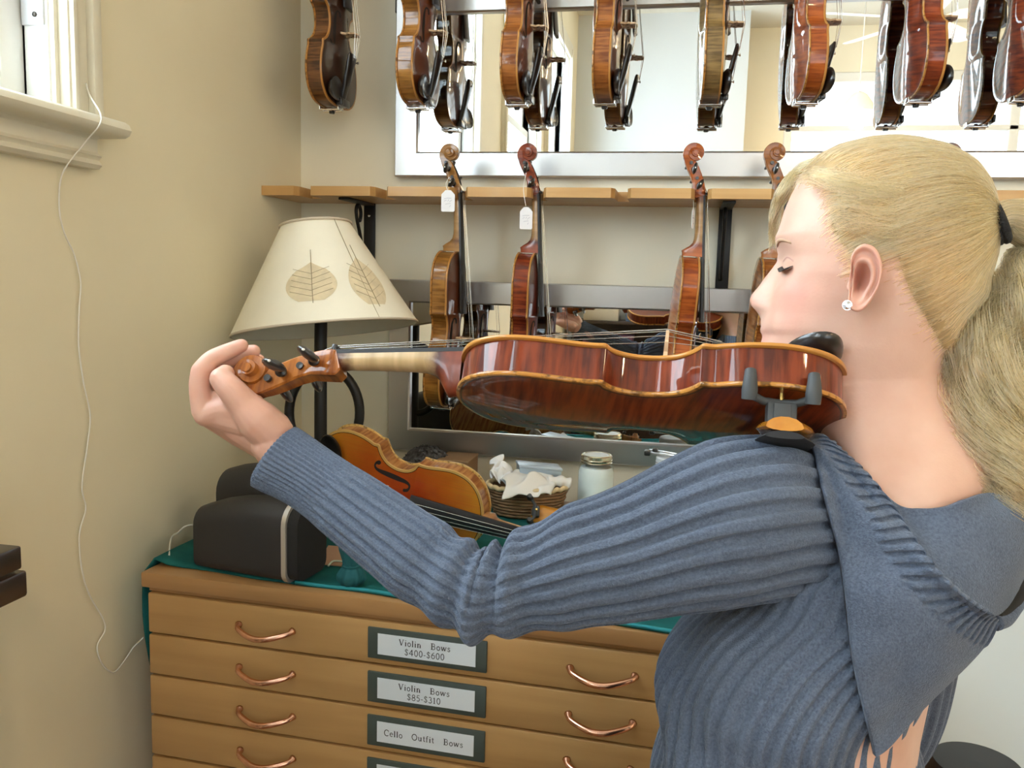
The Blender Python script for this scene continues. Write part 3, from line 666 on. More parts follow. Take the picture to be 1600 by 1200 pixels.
# ------------------------------------------------------------------ mirrors on the back wall
M_mirror = simple('mirror_glass', (.93, .95, .95), .01, 1.0)
def brushed():
    m, N, L, b = mat('brushed_steel')
    tc = N.new('ShaderNodeTexCoord'); mp = N.new('ShaderNodeMapping'); mp.inputs['Scale'].default_value = (3, 3, 900); L.new(tc.outputs['Object'], mp.inputs['Vector'])
    n = N.new('ShaderNodeTexNoise'); n.inputs['Scale'].default_value = 1; L.new(mp.outputs['Vector'], n.inputs['Vector'])
    r = N.new('ShaderNodeMapRange'); r.inputs['To Min'].default_value = .24; r.inputs['To Max'].default_value = .40; L.new(n.outputs['Fac'], r.inputs['Value']); L.new(r.outputs[0], b.inputs['Roughness'])
    b.inputs['Base Color'].default_value = (.60, .59, .59, 1); b.inputs['Metallic'].default_value = 1.0
    return m
M_brushed = brushed()
def mirror(x0, z0, x1, z1, fw, label):
    """outer rectangle on the wall; four mitred rails round the glass"""
    e = empty('wall_mirror', (x0, YB, z0), label, 'mirror')
    yb, yf = YB, YB-.03
    part('glass', *box2((x0+fw-.004, yb-.018, z0+fw-.004), (x1-fw+.004, yb-.012, z1-fw+.004)), M_mirror, e, False)
    o = [(x0, z0), (x1, z0), (x1, z1), (x0, z1)]; i_ = [(x0+fw, z0+fw), (x1-fw, z0+fw), (x1-fw, z1-fw), (x0+fw, z1-fw)]
    for k in range(4):
        a, b, c, d = o[k], o[(k+1) % 4], i_[(k+1) % 4], i_[k]
        R = []
        for p, q in ((a, d), (b, c)):
            p, q = np.array(p), np.array(q); s = (q-p)
            f = lambda t, y: (p[0]+s[0]*t, y, p[1]+s[1]*t)
            R.append([f(0, yb), f(0, yf+.004), f(.04, yf), (f(.93, yf)), f(1, yf+.004), f(1, yb-.01)])
        part('frame_rail', *loft(R), M_brushed, e, True, 30)
    return e
q0 = onY(616, 275, YB-.03); gl = onY(700, 238, YB-.02)
fwid = .058
UX0, UZ0 = q0[0], q0[2]
UZ1 = onY(700, 22, YB-.02)[2]+fwid
UX1 = onY(1700, 100, YB-.03)[0]
mirror(UX0, UZ0, UX1, UZ1, fwid, 'wide brushed steel mirror above the wooden rack, reflecting windows and ceiling')
q1 = onY(608, 436, YB-.03); q2 = onY(905, 722, YB-.03); q3 = onY(1500, 460, YB-.03)
mirror(q1[0], q2[2], q3[0], q1[2], .056, 'brushed steel mirror below the wooden rack, behind jars and violins')

# ------------------------------------------------------------------ violin racks
M_oak = wood('rack_oak', (.44, .23, .07), (.60, .36, .14), 0, .9, .45, .15)
M_iron = simple('black_iron', (.012, .012, .013), .45, .3)
RZ0 = onY(760, 307.5, 1.87)[2]; RZ1 = RZ0+.021
def rack(slots, z0, z1, xa, xb, label, brk):
    yf, yb = 1.87, YB
    poly = [(xb, yb), (xa, yb), (xa, yf)]
    for x in slots:
        poly += [(x-.021, yf), (x-.0135, yf+.016), (x-.013, yf+.03), (x-.013, yf+.085), (x+.013, yf+.085), (x+.013, yf+.03), (x+.0135, yf+.016), (x+.021, yf)]
    poly += [(xb, yf)]
    e = empty('violin_rack', (xa, yb, z0), label, 'rack')
    # board: strips between slots as one solid
    part('board', *prism(poly[::-1], z0, z1, (1, 0, 0), (0, 1, 0), (0, 0, 1)), M_oak, e, False)
    for x in brk:
        b = part('bracket', *merge(box((x, YB-.004-.003, z0-.112), (.029, .007, .225), .0015), box((x, YB-.09, z0-.003), (.027, .17, .006), .0015)), M_iron, e, True, 30)
        y0 = YB-.012; c = catmull([(y0, z0-.165), (y0-.016, z0-.15), (y0-.03, z0-.12), (y0-.052, z0-.075), (y0-.07, z0-.045), (y0-.076, z0-.022), (y0-.066, z0-.009), (y0-.052, z0-.014), (y0-.045, z0-.028), (y0-.05, z0-.044), (y0-.058, z0-.046)], 40)
        part('scrollwork', *tube([(x-.004, p[0], p[1]) for p in c], .0045, 8), M_iron, b)
        for zz in (.03, .2): part('screw', *lathe([(0, 0), (.004, 0), (.003, .002), (0, .0025)], (x, YB-.0105, z0-zz), 10, (0, -1, 0)), M_chrome, b)
    return e
SLX = [onY(px, 302, 1.87)[0] for px in (472, 592, 716, 838, 970, 1096, 1222, 1350, 1490, 1620)]
rack(SLX, RZ0, RZ1, XL, onY(1700, 302, 1.87)[0], 'long oak rack board with neck slots on black iron brackets, between the two mirrors', [onY(577, 350, YB-.01)[0], onY(1133, 350, YB-.01)[0]])

# ------------------------------------------------------------------ varnishes
V_red = varnish('dark_red', (.075, .010, .004), (.22, .036, .010), (.20, .035, .01), None, (.66, .47, .25), edge=(.50, .22, .045))
V_gold = varnish('golden_brown', (.16, .062, .012), (.36, .165, .034), (.16, .042, .012), None, (.40, .22, .08))
V_brown = varnish('dark_brown', (.05, .020, .009), (.19, .075, .025), (.055, .022, .012), None, (.3, .16, .07))
V_orange = varnish('orange_brown', (.15, .043, .011), (.33, .115, .025), (.20, .055, .018), None, (.42, .24, .1))
V_olive = varnish('olive_brown', (.10, .060, .022), (.24, .15, .055), (.12, .06, .025), None, (.42, .28, .13))
V_coral = varnish('orange_red', (.19, .035, .009), (.40, .10, .018), (.26, .05, .012), None, (.42, .24, .1))
V_crim = varnish('crimson_brown', (.085, .012, .008), (.27, .05, .014), (.15, .025, .012), None, (.42, .24, .1))
V_scroll = varnish('amber_scroll', (.16, .035, .008), (.42, .14, .025), (.2, .05, .01))
V_burst = varnish('sunburst', (.22, .075, .02), (.42, .19, .06), (.34, .032, .005), (.58, .22, .018), (.5, .3, .12), edge=(.5, .3, .09))
# ------------------------------------------------------------------ lower row, hung by the scroll in the rack
UP = np.array([0, 0, 1.]); FRONT = np.array([0, -1., 0])
def hung(px_slot, zo, var, label, group, turn=0.0, lean=0.0, yy=1.918, xs=None, **k):
    x = (onY(px_slot, 302, yy)[0] if xs is None else xs)-.026
    L_ = nrm([math.sin(lean), 0, math.cos(lean)]); B_y = nrm([math.sin(turn), -math.cos(turn), 0])
    top = np.array([x, yy, zo+.5]); o = top-L_*.5
    return violin(label, frame_M(o, L_, B_y), var, group, **k)
ZLO = RZ0+.012-.485
LOW = [(716, V_gold, 'golden brown violin with white price tag, leftmost of those hung from the oak rack', 0.0, .035),
       (838, V_crim, 'deep red violin with tag string, second from left hung from the oak rack', .03, .03),
       (1096, V_coral, 'reddish brown violin hung edge-on beside the right iron bracket', .09, .05),
       (1222, V_orange, 'red brown violin hung from the oak rack behind the nose of the woman', .05, .05),
       (1498, V_brown, 'brown violin hung behind the blonde head, only its scroll showing', .0, .0)]
for i, (px, v, lb, tn_, ln) in enumerate(LOW):
    hung(px, ZLO+(.002 if i != 4 else .0), v, lb, 'violins hung from the oak rack', tn_, ln, chin=(i in (0, 1)))
# ------------------------------------------------------------------ top row, hung from a second rack above the frame
ZHI = onY(1105, 162, 1.925)[2]
TOPX = [(513, V_brown, 0), (648, V_gold, 0), (803, V_orange, 0), (940, V_orange, 0), (1104, V_olive, .03), (1252, V_coral, .10), (1428, V_crim, .07), (1592, V_crim, .05)]
TL = ['dark brown violin, leftmost of the top row, alone on the bare cream wall', 'golden violin with bright belly edge, second from left in the top row',
      'orange brown violin hung in front of the reflected window, third in the top row', 'orange brown violin over the pale reflected wall, fourth in the top row',
      'olive brown violin seen edge-on, fifth from left in the top row', 'orange red violin in the top row with its back turned left, beside reflected fan',
      'crimson brown violin above the blonde head, seventh from left in the top row', 'dark red violin cut by the right edge of the photo, last of the top row']
txs = []
for (px, v, tn_), lb in zip(TOPX, TL):
    x = onY(px, 110, 1.925)[0]+.008; txs.append(x+.012)
    hung(0, ZHI+(.004 if v is V_orange else 0), v, lb, 'violins in the top row', tn_, 0.0, yy=1.925, xs=x+.012)
rack(sorted(txs+[txs[0]-.2]), ZHI+.474, ZHI+.495, XL, txs[-1]+.2, 'upper oak rack board holding the top row of violins by their scrolls', [(txs[0]+txs[1])/2, (txs[4]+txs[5])/2])

# ------------------------------------------------------------------ price tags
M_tag = simple('tag_paper', (.80, .80, .84), .7); M_thread = simple('white_thread', (.8, .8, .78), .7); M_pencil = simple('pencil_mark', (.30, .30, .42), .8)
def price_tag(px, py, wpx, hpx, tz, top, label, yaw_):
    c = P(px, py, tz); s = tz/FPX; wv, hv = wpx*s, hpx*s
    u = nrm(CR*math.cos(yaw_)+CF*math.sin(yaw_)); v = np.array([0, 0, 1.]); n = np.cross(u, v)
    e = empty('price_tag', tuple(c), label, 'tag', 'price tags')
    poly = [(-wv/2, -hv/2+.002), (-wv/2+.002, -hv/2), (wv/2-.002, -hv/2), (wv/2, -hv/2+.002), (wv/2, hv*.3), (wv*.2, hv/2), (-wv*.2, hv/2), (-wv/2, hv*.3)]
    part('card', *prism(poly, -.0004, .0004, u, v, n, c), M_tag, e, False)
    ms = []
    for (xa, ya, xb, yb) in ((-.3, .1, .25, .13), (-.28, -.02, -.1, .03), (-.02, -.02, .06, .06), (.1, -.05, .3, .04), (-.2, -.16, .2, -.12), (.12, -.28, .2, -.2)):
        a = c+u*wv*xa+v*hv*ya+n*.0007; b = c+u*wv*xb+v*hv*yb+n*.0007; ms.append(tube([a, (a+b)/2+v*.0008, b], .00028, 4))
    part('pencil_marks', *merge(*ms), M_pencil, e, False)
    tp = P(top[0], top[1], tz+.02); h = c+v*hv*.42
    part('thread', *tube(catmull([tp, (tp*.55+h*.45)+u*-.006, h], 12), .0006, 6), M_thread, e)
price_tag(700, 314, 21, 33, 1.83, (702, 277), 'white price tag hanging left of the golden brown violin neck', .1)
price_tag(822, 341, 20, 34, 1.83, (822, 270), 'white price tag on a long thread by the deep red violin', .15)
price_tag(1083, 341, 11, 32, 1.83, (1085, 262), 'price tag turned nearly edge-on by the reddish brown violin', 1.0)

# ------------------------------------------------------------------ table lamp
M_shade = simple('parchment_shade', (.86, .82, .70), .75, var=(9, .04), bump=(60, .05), Transmission_Weight=0.0)
M_shade.node_tree.nodes['Principled BSDF'].inputs['Subsurface Weight'].default_value = 0
M_leaf = simple('pressed_leaf', (.68, .58, .40), .8, var=(60, .1)); M_vein = simple('leaf_vein', (.33, .26, .16), .8)
M_welt = simple('shade_binding', (.62, .54, .44), .7)
LZ = 1.86
sb, st = P(509, 516, LZ), P(493, 351, LZ+.0)
sax = nrm(st-sb); sh = np.linalg.norm(st-sb); r0, r1 = .1955, .073
foot = np.array([*(P(501, 600, LZ)[:2]), ZT+.003])
lamp = empty('table_lamp', tuple(foot), 'wrought iron table lamp with a tilted cream paper shade, in the room corner', 'lamp')
lm = part('shade', *(lambda a: a)(lathe([(r0, 0), (r0+.002, .003), (r1+.001, sh-.003), (r1, sh), (r1-.002, sh-.002), (r0-.004, .002)], sb, 72, sax)), M_shade, lamp, True, 40)
# open both ends of the shade (drop the caps)
bm = bmesh.new(); bm.from_mesh(lm.data); bmesh.ops.delete(bm, geom=[f for f in bm.faces if len(f.verts) > 4], context='FACES'); 
bm.verts.ensure_lookup_table(); k = 72
for j in range(k): bm.faces.new([bm.verts[j], bm.verts[(j+1) % k], bm.verts[5*k+(j+1) % k], bm.verts[5*k+j]])
bmesh.ops.recalc_face_normals(bm, faces=bm.faces); bm.to_mesh(lm.data); bm.free(); lm.data.polygons.foreach_set('use_smooth', [True]*len(lm.data.polygons)); lm.data.set_sharp_from_angle(angle=rad(40))
aa = np.array([1., 0, 0]); su = nrm(np.cross(sax, aa)); sv_ = np.cross(sax, su)
def on_shade(th, t, off=.0036):
    r = r0+(r1-r0)*t+off; return sb+sax*sh*t+r*(math.cos(th)*su+math.sin(th)*sv_)
# angle that faces the camera
tcam = max(np.linspace(0, 2*PI, 721), key=lambda a: np.dot(CAM_POS-sb, math.cos(a)*su+math.sin(a)*sv_))
sgn = 1 if np.dot(on_shade(tcam+.1, .3)-on_shade(tcam, .3), CR) > 0 else -1
for rr, t in ((r0, 0.0), (r1, 1.0)):
    part('binding', *tube([on_shade(a, t+(.008 if t == 0 else -.008), .0024) for a in np.linspace(0, 2*PI, 60)], .0028, 6, False), M_welt, lm)
for th0, t0, t1, wd, nm in ((-.13, .20, .56, .33, 'pressed_leaf'), (.62, .14, .60, .26, 'pressed_leaf')):
    G = []
    for t in np.linspace(0, 1, 16):
        hw = wd*(math.sin(PI*min(1, t*.9+.10))**.7)*(1.0 if t < .8 else (1-t)/.2*.6+.4)
        G.append([on_shade(tcam+sgn*(th0+hw*s), t0+(t1-t0)*t) for s in np.linspace(-1, 1, 11)])
    lf = part(nm, *grid(G), M_leaf, lm)
    vs = [tube([on_shade(tcam+sgn*(th0+.02*(1-t)), t0-.02+(t1-t0+.14)*t, .0042) for t in np.linspace(0, 1, 12)], .0007, 5)]
    for t in np.linspace(.12, .7, 5):
        for s in (-1, 1): vs.append(tube([on_shade(tcam+sgn*(th0+s*wd*.8*q), t0+(t1-t0)*(t+.16*q), .0041) for q in np.linspace(0, 1, 5)], .00035, 4))
    part('vein', *merge(*vs), M_vein, lf)
part('seam', *tube([on_shade(tcam+sgn*(.52+.05*(1-t)), t, .0032) for t in np.linspace(0, 1, 14)], .0007, 5), M_vein, lm)
pz = lambda py: P(501, py, LZ)
pole_top = sb+sax*.03
part('pole', *tube([foot+[0, 0, .01], foot*[1, 1, 0]+[0, 0, pole_top[2]-.05], pole_top+sax*.06], .0135, 12), M_iron, lamp, True, 40)
rc = P(507, 645, LZ+.005); 
ringp = [rc+CR*.076*math.sin(a)+np.array([0, 0, 1])*.098*math.cos(a) for a in np.linspace(0, 2*PI, 49)]
part('ring', *tube(ringp, .0105, 10, False), M_iron, lamp)
part('base', *lathe([(0, 0), (.085, 0), (.088, .006), (.08, .014), (.03, .022), (.018, .05), (0, .05)], foot, 32), M_iron, lamp, True, 40)
part('harp', *merge(*[tube([sb+sax*sh*.9, sb+sax*sh*.9+math.cos(a)*su*(r1+.01)+math.sin(a)*sv_*(r1+.01)], .002, 6) for a in (0, 2.1, 4.2)], tube([sb+sax*.02, sb+sax*sh*.92], .003, 6)), M_iron, lamp)
M_bulb = simple('frosted_bulb', (.9, .9, .88), .3)
part('bulb', *ellipsoid(sb+sax*.12, (.03, .03, .042)), M_bulb, lamp)

# ------------------------------------------------------------------ speakers
M_black_plastic = simple('charcoal_plastic', (.022, .022, .026), .55, bump=(300, .05)); M_silver = simple('silver_trim', (.62, .60, .57), .35, .7); M_grille = simple('speaker_grille', (.012, .012, .013), .8, bump=(900, .5))
a0, a1 = onZ(297, 890, ZT+.004), onZ(441, 913, ZT+.004); su1 = nrm((a1-a0)*[1, 1, 0]); sv1 = np.array([-su1[1], su1[0], 0]); sl = np.linalg.norm((a1-a0)[:2])
htop = P(441, 789, np.dot(a1-CAM_POS, CF))[2]-ZT-.004
def rbox(o, u, v, l, d, h, r, taper=.0, slices=6):
    """rounded cross-section (v, z) swept along u"""
    sec = []
    for cx, cz, q in ((d-r, h-r, 0), (r, h-r, 1), (r*.6, r*.6, 2), (d-r*.6, r*.6, 3)):
        rr = r if q < 2 else r*.6
        for a in np.linspace(0, PI/2, 7): sec.append((cx+rr*math.cos(a+q*PI/2), cz+rr*math.sin(a+q*PI/2)))
    R = []
    for t in np.linspace(0, 1, slices):
        k = 1-taper*(1-t)**3
        R.append([o+u*l*t+v*(d/2+(p[0]-d/2)*k)+np.array([0, 0, 1])*(p[1]*k) for p in sec])
    return loft(R)
sp = empty('speaker', tuple(a0), 'charcoal docking speaker with a silver edge band, nearer of two on the teal cloth', 'speaker')
o_ = np.array([a0[0], a0[1], ZT+.004])
part('housing', *rbox(o_, su1, sv1, sl, .098, htop, .035, .20), M_black_plastic, sp, True, 50)
part('trim_band', *rbox(o_+su1*(sl-.001)-sv1*.002-np.array([0, 0, .002]), su1, sv1, .0085, .102, htop+.004, .036), M_silver, sp, True, 50)
part('grille', *rbox(o_+su1*(sl+.0072)+sv1*.003+np.array([0, 0, .003]), su1, sv1, .02, .092, htop-.006, .033), M_grille, sp, True, 50)
sp2 = empty('speaker', tuple(a0+sv1*.2), 'smaller black rounded speaker behind the charcoal docking speaker', 'speaker')
o2 = np.array([a0[0], a0[1], ZT+.004])+sv1*.118+su1*-.040; h2 = P(380, 741, np.dot(o2-CAM_POS, CF))[2]-ZT+.020
part('housing', *rbox(o2, su1, sv1, .15, .10, h2, .045, .12), M_black_plastic, sp2, True, 50)
part('grille', *rbox(o2+su1*.149+sv1*.004+np.array([0, 0, .004]), su1, sv1, .006, .092, h2-.008, .042), M_grille, sp2, True, 50)

# ------------------------------------------------------------------ cords
M_cord = simple('white_cord', (.78, .76, .70), .5)
pts = [onX(x, y, XL+dx) for x, y, dx in ((134, 130, .022), (141, 150, .03), (157, 178, .066), (155, 196, .07), (136, 219, .045), (105, 258, .02), (94, 285, .008), (93, 330, .006), (101, 365, .006), (116, 398, .006), (126, 440, .006), (124, 480, .006), (123, 540, .006), (131, 600, .006), (141, 650, .006), (136, 700, .006), (128, 760, .006), (134, 795, .006), (124, 835, .006), (128, 890, .006), (140, 930, .006), (160, 965, .006), (164, 985, .006), (152, 1010, .006), (160, 1038, .006), (178, 1050, .008), (196, 1030, .01), (208, 1012, .014), (224, 996, .03))]
tag(part('cord', *tube(catmull(pts, 200), .0014, 6), M_cord), 'thin white cord hanging down the left wall from the window casing', 'cord')
c2 = [onZ(264, 868, ZT+.012), onZ(268, 850, ZT+.012)+[0, 0, .012], P(278, 832, np.dot(a0-CAM_POS, CF)+.06), P(290, 822, np.dot(a0-CAM_POS, CF)+.05), P(306, 820, np.dot(a0-CAM_POS, CF)+.06)]
tag(part('cord', *tube(catmull(c2, 30), .0016, 6), M_cord), 'short white cord running into the back of the charcoal speaker', 'cord')

# ------------------------------------------------------------------ the orange violin lying propped on the chest
def camv(r, u, t): return nrm(CR*r+CU*u-CF*t)
Lr = camv(.92, -.235, .30); Wr = camv(.20, .90, .36)
rest_o = P(511, 726, 1.725)
violin('orange red sunburst violin lying propped on the plan chest beside the lamp', frame_M(rest_o, Lr, Wr), V_burst, None, tuners=(0, 1, 2, 3))

# ------------------------------------------------------------------ jars
def glass_mat():
    m, N, L, b = mat('jar_glass'); b.inputs['Base Color'].default_value = (.93, .97, .96, 1); b.inputs['Transmission Weight'].default_value = 1; b.inputs['Roughness'].default_value = .03; b.inputs['IOR'].default_value = 1.25
    return m
M_jar = thin_glass('jar_glass', (.97, .99, .98), .03); M_powder = simple('pale_powder', (.80, .86, .85), .8, var=(18, .05)); M_lid = simple('tin_lid', (.72, .66, .50), .25, .9); M_lid_w = simple('white_lid', (.78, .82, .86), .4); M_lidtop = simple('lid_disc', (.78, .78, .78), .3, .6)
def jar(px, py, h, r, lidm, fill, label, sc=1.0):
    c = onZ(px, py, ZT+.0035); e = empty('jar', tuple(c), label, 'jar', 'screw-lid jars')
    prof = [(0, 0), (r*.9, 0), (r, .006), (r, h*.70), (r*.97, h*.76), (r*.84, h*.83), (r*.82, h*.86)]
    inner = []
    part('glass', *lathe(prof+inner, c, 40), M_jar, e, True, 45)
    if fill: part('powder', *lathe([(0, .0065), (r-.0012, .009), (r-.0012, h*.70*fill), (r*.86, h*.79*fill), (r*.5, h*.80*fill), (0, h*.79*fill)], c, 36), M_powder, e, True, 45)
    lr = r*.87
    l = part('lid', *lathe([(0, h*.85), (lr-.001, h*.85), (lr+.0012, h*.855), (lr, h*.865), (lr, h*.89), (lr+.001, h*.905), (lr, h*.915), (lr, h*.97), (lr-.002, h*.985), (lr-.006, h*.985), (lr-.007, h*.975), (0, h*.975)], c, 44), lidm, e, True, 30)
    part('disc', *lathe([(0, h*.974), (lr-.007, h*.974), (lr-.008, h*.982), (0, h*.984)], c, 36), M_lidtop if lidm is M_lid else lidm, l, True, 40)
    return c
jar(929, 797, .131, .0405, M_lid, .97, 'glass jar of pale powder with a tin screw lid, in front of the lower mirror')
jc = jar(1046, 803, .133, .041, M_lid_w, .45, 'glass jar with a white lid half hidden behind the blue sleeve')
M_clear = simple('clear_rod', (.9, .93, .95), .08, .6)
wa = jc+np.array([-.055, -.01, .139]); wb = jc+np.array([.075, -.035, .1375])
rod = empty('bow_rod', tuple(wa), 'thin shiny rod with black tips lying across the white jar lid', 'rod')
part('rod', *merge(tube([wa, wb], .003, 8), tube([wa+[.004, .012, .004], wb+[0, .012, .0]], .0025, 8)), M_clear, rod)
part('tip', *merge(box(wa, (.014, .02, .012), .003), box(wa+[.016, .008, .006], (.012, .014, .009), .003)), M_ebony, rod, True, 40)

# ------------------------------------------------------------------ basket with cloths
bc = onZ(823, 803, ZT+.0035)
bk = empty('wicker_basket', tuple(bc), 'small oval wicker basket holding crumpled white cloths beside the orange violin', 'basket')
M_wick = simple('wicker', (.26, .15, .075), .7, var=(40, .25)); M_wrim = simple('wicker_rim', (.62, .48, .28), .65, var=(50, .15))
bu_, bv_ = nrm(CR*[1, 1, 0]), nrm(CF*[1, 1, 0])
def bell(a, rr, z): return bc+bu_*.088*rr*math.cos(a)+bv_*.062*rr*math.sin(a)+np.array([0, 0, z])
R = [[bell(a, rr, z) for a in np.linspace(0, 2*PI, 48, endpoint=False)] for rr, z in ((.02, .002), (.72, .0), (.84, .02), (.93, .045), (.97, .062), (.92, .062), (.86, .04), (.7, .012), (.02, .010))]
part('wall', *loft(R), M_wick, bk, True, 50)
ws = []
for k, z in enumerate(np.linspace(.006, .056, 8)):
    ws.append(tube([bell(a, .76+.22*(z/.06)**.7+.018*math.sin(a*14+k*PI), z) for a in np.linspace(0, 2*PI, 85)], .0034, 6, False))
wv = part('weave', *merge(*ws), M_wick, bk); wv['kind'] = 'stuff'
part('rim', *tube([bell(a, 1.0, .066+.002*math.sin(a*22)) for a in np.linspace(0, 2*PI, 90)], .0055, 8, False), M_wrim, bk)
M_cloth = simple('white_cotton', (.78, .75, .71), .85, bump=(200, .15)); M_tissue = simple('white_tissue', (.82, .83, .85), .85)
def crumple(c, su_, sv__, n, hmap, seed, amp):
    r = np.random.default_rng(seed); ph = r.uniform(0, 6.28, 8); fr = r.uniform(2, 7, (8, 2))*np.sign(r.uniform(-1, 1, (8, 2)))
    G = []
    for a in np.linspace(-1, 1, n):
        row = []
        for b in np.linspace(-1, 1, n):
            d = sum(math.sin(fr[k, 0]*a+fr[k, 1]*b+ph[k])/(1+.5*k) for k in range(8))*amp
            e_ = sum(math.cos(fr[k, 1]*a*1.3+fr[k, 0]*b+ph[k]*1.7)/(1+.5*k) for k in range(8))*amp*.6
            row.append(c+su_*a+sv__*b+np.array([0, 0, 1])*(hmap(a, b)+d)+nrm(su_)*e_)
        G.append(row)
    return grid(G, .0012)
tc_ = bc+np.array([0, 0, .07])
tag(part('cotton_cloth', *crumple(tc_-bv_*.03+bu_*.0+[0, 0, .012], bu_*.052+bv_*.01, -bv_*.048+np.array([0, 0, .0]), 30, lambda a, b: .012-.030*max(0, b)**1.5-.008*a*a, 3, .0045), M_cloth), 'crumpled white cotton cloth draped over the rim of the wicker basket', 'cloth')
tag(part('tissue', *crumple(tc_-bu_*.058+[0, 0, .018], bu_*.022-np.array([0, 0, .012]), bv_*.02+np.array([0, 0, .02]), 24, lambda a, b: .010*(1-a*a), 11, .006), M_tissue), 'crumpled white tissue at the left end of the wicker basket', 'tissue')
rl = part('rolled_cloth', *tube(catmull([tc_+bu_*.045-bv_*.015+[0, 0, .006], tc_+bu_*.07-bv_*.012+[0, 0, .008], tc_+bu_*.093-bv_*.01+[0, 0, .003]], 14), .0125+.002*np.sin(np.arange(14)*1.1), 14), M_cloth)
tag(rl, 'rolled white cloth at the right end of the wicker basket', 'cloth')
gb = empty('flat_box', tuple(tc_+bv_*.02), 'flat blue grey tin box lying on the wicker basket behind the cloths', 'box')
gx = tc_+bv_*.035+bu_*.025+np.array([0, 0, .022]); axg = np.array([nrm(bu_+bv_*.15-[0, 0, .10]), nrm(bv_-bu_*.15), nrm([.0, .0, 1.])])
part('body', *box(gx, (.095, .05, .016), .002, ax=axg), simple('blue_grey_tin', (.36, .45, .54), .35, .3), gb, True, 30)
part('lid', *box(gx+[0, 0, .010], (.099, .054, .006), .0015, ax=axg), simple('blue_grey_tin_lid', (.45, .53, .62), .3, .3), gb, True, 30)

# cardboard box with grey fleece behind the violin
kb = onY(716, 711, 1.985); kb_ = np.array([kb[0], 1.985, ZT+.0035])
bx = empty('cardboard_box', tuple(kb_), 'small brown cardboard box behind the orange violin, under the lower mirror', 'box')
M_kraft = simple('cardboard', (.36, .22, .12), .75)
part('body', *box(kb_+[0, 0, (kb[2]-ZT)/2-.005], (.075, .10, kb[2]-ZT-.012), .002), M_kraft, bx, True, 30)
part('flap', *box(kb_+[0, 0, kb[2]-ZT-.0085], (.077, .102, .004), .001), simple('cardboard_flap', (.44, .28, .16), .75), bx, True, 30)
fl = onY(672, 706, 1.985)
M_fleece = simple('grey_fleece', (.105, .11, .125), .95, var=(90, .6), bump=(160, 1.0))
V, F = ellipsoid((fl[0]-.005, 1.975, (ZT+fl[2])/2+.008), (.062, .062, (fl[2]-ZT)/2+.006), 64, 40)
nn = rng.normal(0, .0022, (len(V), 3)); V = V+nn
V[:, 2] = np.maximum(V[:, 2], ZT+.004)
tag(part('fleece_cloth', V, F, M_fleece), 'bundled dark grey fleece cloth behind the orange violin, left of cardboard box', 'cloth')

# teal bundle and brown card
tb = onZ(549, 914, ZT+.004)
M_scarf = simple('teal_scarf', (.007, .105, .125), .8, bump=(60, .4))
th = np.linspace(0, 2*PI, 40, endpoint=False); R = []
for r, z in ((.002, .0), (.016, .002), (.0225, .011), (.0225, .02), (.017, .029), (.013, .034), (.0145, .042), (.018, .06), (.022, .08), (.026, .10), (.02, .108), (.002, .11)):
    R.append([tb+[r*math.cos(a)*(1+.10*math.sin(7*a+z*40)+.06*math.sin(13*a-z*90)), r*math.sin(a)*(1+.10*math.sin(7*a+z*40)+.06*math.sin(13*a-z*90)), z] for a in th])
R = np.array(R)
ts = part('scarf_bundle', *loft(R), M_scarf); tag(ts, 'knotted teal scarf bundle standing on the teal cloth under the sleeve', 'scarf')
part('tie', *tube([tb+[.0138*math.cos(a), .0138*math.sin(a), .034] for a in np.linspace(0, 2*PI, 30)], .0024, 6, False), M_scarf, ts)
ROOT[ts.name] = np.zeros(3)
k0, k1, k2, k3 = onZ(496, 880, ZT+.006), onZ(580, 888, ZT+.006), onZ(585, 858, ZT+.006), onZ(513, 852, ZT+.006)
G = [[k0, k1], [k3, k2]]
tag(part('brown_card', *grid(G, .002), simple('brown_card_stock', (.40, .23, .14), .7), None, False), 'brown card lying flat on the teal cloth beside the scarf bundle', 'card')
cc_ = catmull([onZ(513, 884, ZT+.009), onZ(520, 877, ZT+.009), onZ(532, 877, ZT+.009), onZ(545, 880, ZT+.009)], 14)
tag(part('cord', *tube(cc_, .0017, 6), simple('pale_green_cord', (.5, .6, .48), .6)), 'short pale green cord on the brown card beside the scarf bundle', 'cord')

